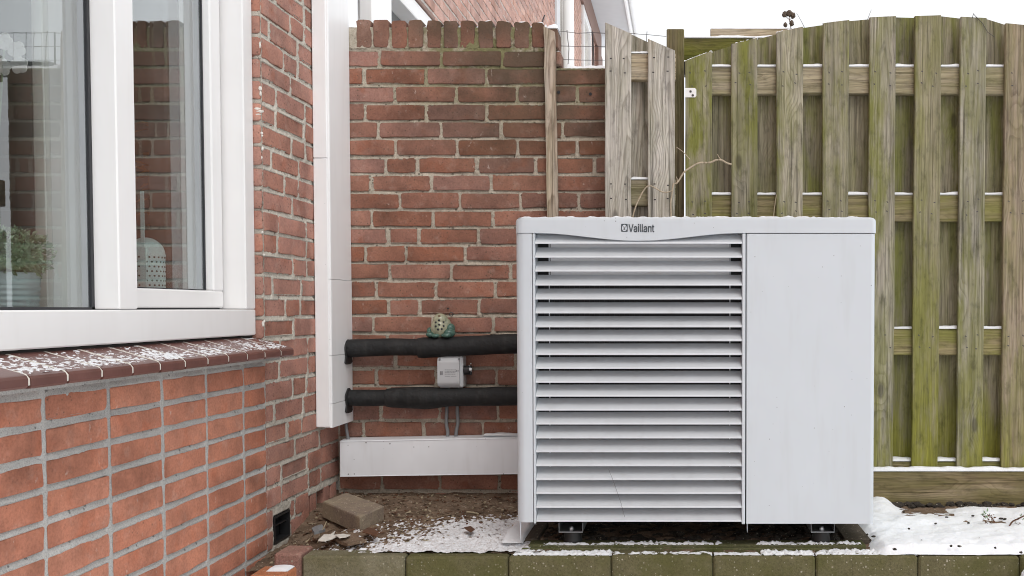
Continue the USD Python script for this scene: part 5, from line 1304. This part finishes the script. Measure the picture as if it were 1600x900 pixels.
# orange brick at the very bottom left
p0 = at_y(398, 893, 2.66); p1 = at_y(451, 893, 2.66)
obj('loose_brick', bx(p0[0], p1[0], 2.62, 2.72, -.14, p0[2], .006), M['paver_orange'], label='orange brick cut off by the bottom edge beside the brick panel', cat='brick', smooth=20)
obj('snow', snow_strip(p0[0] + .03, p1[0] - .004, 2.66, 2.715, p0[2], .006, 88, .004), M['snow'], label='dusting of snow on the orange brick at the bottom edge', cat='snow', kind='stuff', smooth=60)
def flake(pxs, z, t, mat, name, label, catg, seed):
    r_ = np.random.default_rng(seed); pts = [at_z(a, b2, z) for a, b2 in pxs]; n = len(pts); c = sum(pts) / n
    V = [p + [0, 0, r_.uniform(-.002, .006)] for p in pts] + [c + [0, 0, .004]]; V = np.array(V); V2 = V - [0, 0, t]
    Fc = [(j, (j + 1) % n, n) for j in range(n)]; Fb = [(n + 1 + (j + 1) % n, n + 1 + j, 2 * n + 1) for j in range(n)]
    S = []
    for j in range(n): k = (j + 1) % n; S += [(j, n + 1 + j, n + 1 + k), (j, n + 1 + k, k)]
    m = trimesh.Trimesh(np.vstack([V, V2]), Fc + Fb + S, process=False); m.fix_normals()
    return obj(name, m, mat, label=label, cat=catg, smooth=20)
flake([(497, 845), (506, 838), (516, 834), (524, 832), (521, 836), (531, 835), (527, 840), (516, 843), (507, 846)], .012, .003, M['plaster'], 'plaster_flake', 'broken flake of white plaster lying on the soil before the block', 'plaster flake', 1)
flake([(524, 838), (536, 834), (548, 837), (541, 841), (530, 842)], .017, .002, M['plaster'], 'plaster_flake', 'smaller white plaster sliver lying on the brown shard', 'plaster flake', 9)
flake([(518, 836), (533, 831), (550, 835), (566, 840), (573, 845), (560, 848), (543, 849), (530, 845)], .008, .008, M['soil'], 'earth_shard', 'brown crusted shard half buried beside the white plaster flake', 'shard', 2)
flake([(568, 828), (575, 824), (585, 828), (592, 833), (588, 837), (578, 835), (566, 832)], .022, .002, M['deadleaf'], 'dead_leaf', 'curled dark brown leaf at the near corner of the block', 'leaf', 3)
flake([(487, 828), (492, 823), (503, 822), (508, 826), (499, 831), (491, 832)], .014, .008, M['conduit'], 'pebble', 'grey stone near the foot of the house wall', 'stone', 4)
flake([(725, 825), (735, 822), (742, 827), (736, 832), (727, 829)], .014, .002, M['deadleaf'], 'dead_leaf', 'small brown leaf lying in the snow left of the pump', 'leaf', 6)
twig('twig', [(491, 862), (500, 838), (510, 815)], 2.98, .0026, M['twig_pale'], 'pale straight twig on the soil before the concrete block')
twig('twig', [(670, 812), (690, 806), (705, 803)], 3.20, .002, M['bark'], 'thin brown twig lying on soil behind the patchy snow')
twig('twig', [(729, 800), (740, 801), (748, 803)], 3.28, .004, M['twig_pale'], 'short fat straw coloured twig by the wall foot left of the pump')
# crumbs, leaf bits and straw
db = np.random.default_rng(77); cr = []
for i in range(1500):
    x, y = db.uniform(-1.22, -.42), db.uniform(2.86, 3.56)
    if db.random() < .45 and x > -.75 and y < 3.15: continue
    z = float(ground_h(np.array([x]), np.array([y]))[0]) + .002; s_ = db.uniform(.0018, .006)
    if db.random() < .5:
        m = trimesh.creation.icosphere(subdivisions=0, radius=1.0); m.vertices = m.vertices * (1 + db.normal(0, .2, (12, 1))) * [s_, s_, s_ * .7] + [x, y, z]
    else:
        a = db.uniform(0, 6.28); d = np.array([math.cos(a), math.sin(a), db.normal(0, .2)]); t_ = np.cross(d, [0, 0, 1]); L_ = s_ * 3
        m = trimesh.Trimesh([np.array([x, y, z]) - d * L_, np.array([x, y, z + .002]) + t_ * s_ * .7, np.array([x, y, z]) + d * L_, np.array([x, y, z + .001]) - t_ * s_ * .7], [(0, 2, 1), (0, 3, 2)], process=False)
    cr.append((m, db.random()))
obj('debris', cat([m for m, k in cr if k < .5]), M['soil'], label='dark crumbs of earth scattered over the soil and thin snow', cat='debris', kind='stuff', smooth=False)
obj('debris', cat([m for m, k in cr if .5 <= k < .8]), M['deadleaf'], label='brown leaf scraps scattered over the soil and thin snow', cat='debris', kind='stuff', smooth=False)
obj('debris', cat([m for m, k in cr if k >= .8]), M['twig_pale'], label='pale straw bits scattered over the soil and thin snow', cat='debris', kind='stuff', smooth=False)
# specks in the right hand snow
cr = []
for (a, b2) in ((1479, 808), (1403, 813), (1456, 838), (1486, 853), (1499, 853.5), (1513, 817), (1564, 810), (1570, 811), (1367, 817), (1365, 838), (1360, 844), (1355, 835), (1600, 822), (1595, 863), (1420, 826), (1440, 845), (1530, 842), (1398, 858), (1555, 856), (1412, 800), (1462, 818), (1520, 806), (1585, 838)):
    c = at_z(a, b2, .012); cr.append(blob(c, (.006 * db.uniform(.5, 1.2), .004, .003), int(a), 1, .5, 3))
obj('debris', cat(cr), M['gravel_dark'], label='dark specks of soil lying on the snow right of the pump', cat='debris', kind='stuff', smooth=False)
# two frost bitten plants
pc_ = at_z(1543, 818, .008)
fpz = thing('frosted_plant', pc_, 'little dark red and green plant poking through snow before the kickboard', 'plant')
V, Fc = leafy(pc_ + [0, 0, .012], .016, 34, .011, np.random.default_rng(4), (1.1, .8, .8), pc_[2]); obj('red_leaf', (V, Fc), M['deadleaf'], fpz, smooth=False, kind='stuff')
V, Fc = leafy(pc_ + [-.004, 0, .028], .008, 12, .013, np.random.default_rng(5), (.8, .8, 1.2), pc_[2]); obj('green_leaf', (V, Fc), M['leaf_green'], fpz, smooth=False, kind='stuff')
pd = at_z(1580, 822, .008)
fp2 = thing('frosted_plant', pd, 'leaning dark red stem with small leaves in snow at the right edge', 'plant')
yy = pd[1]
obj('stem', tube(smooth_path([at_y(1577, 822, yy), at_y(1582, 815, yy), at_y(1590, 811, yy), at_y(1600, 806, yy)]), .0024, 6), M['deadleaf'], fp2, smooth=60)
V, Fc = leafy(at_y(1589, 815, yy), .010, 12, .009, np.random.default_rng(6), (.7, .7, .9), 0); obj('red_leaf', (V, Fc), M['deadleaf'], fp2, smooth=False, kind='stuff')
V, Fc = leafy(at_y(1596, 808, yy), .009, 10, .011, np.random.default_rng(8), (1.1, .7, .5), 0); obj('green_leaf', (V, Fc), M['leaf_green'], fp2, smooth=False, kind='stuff')
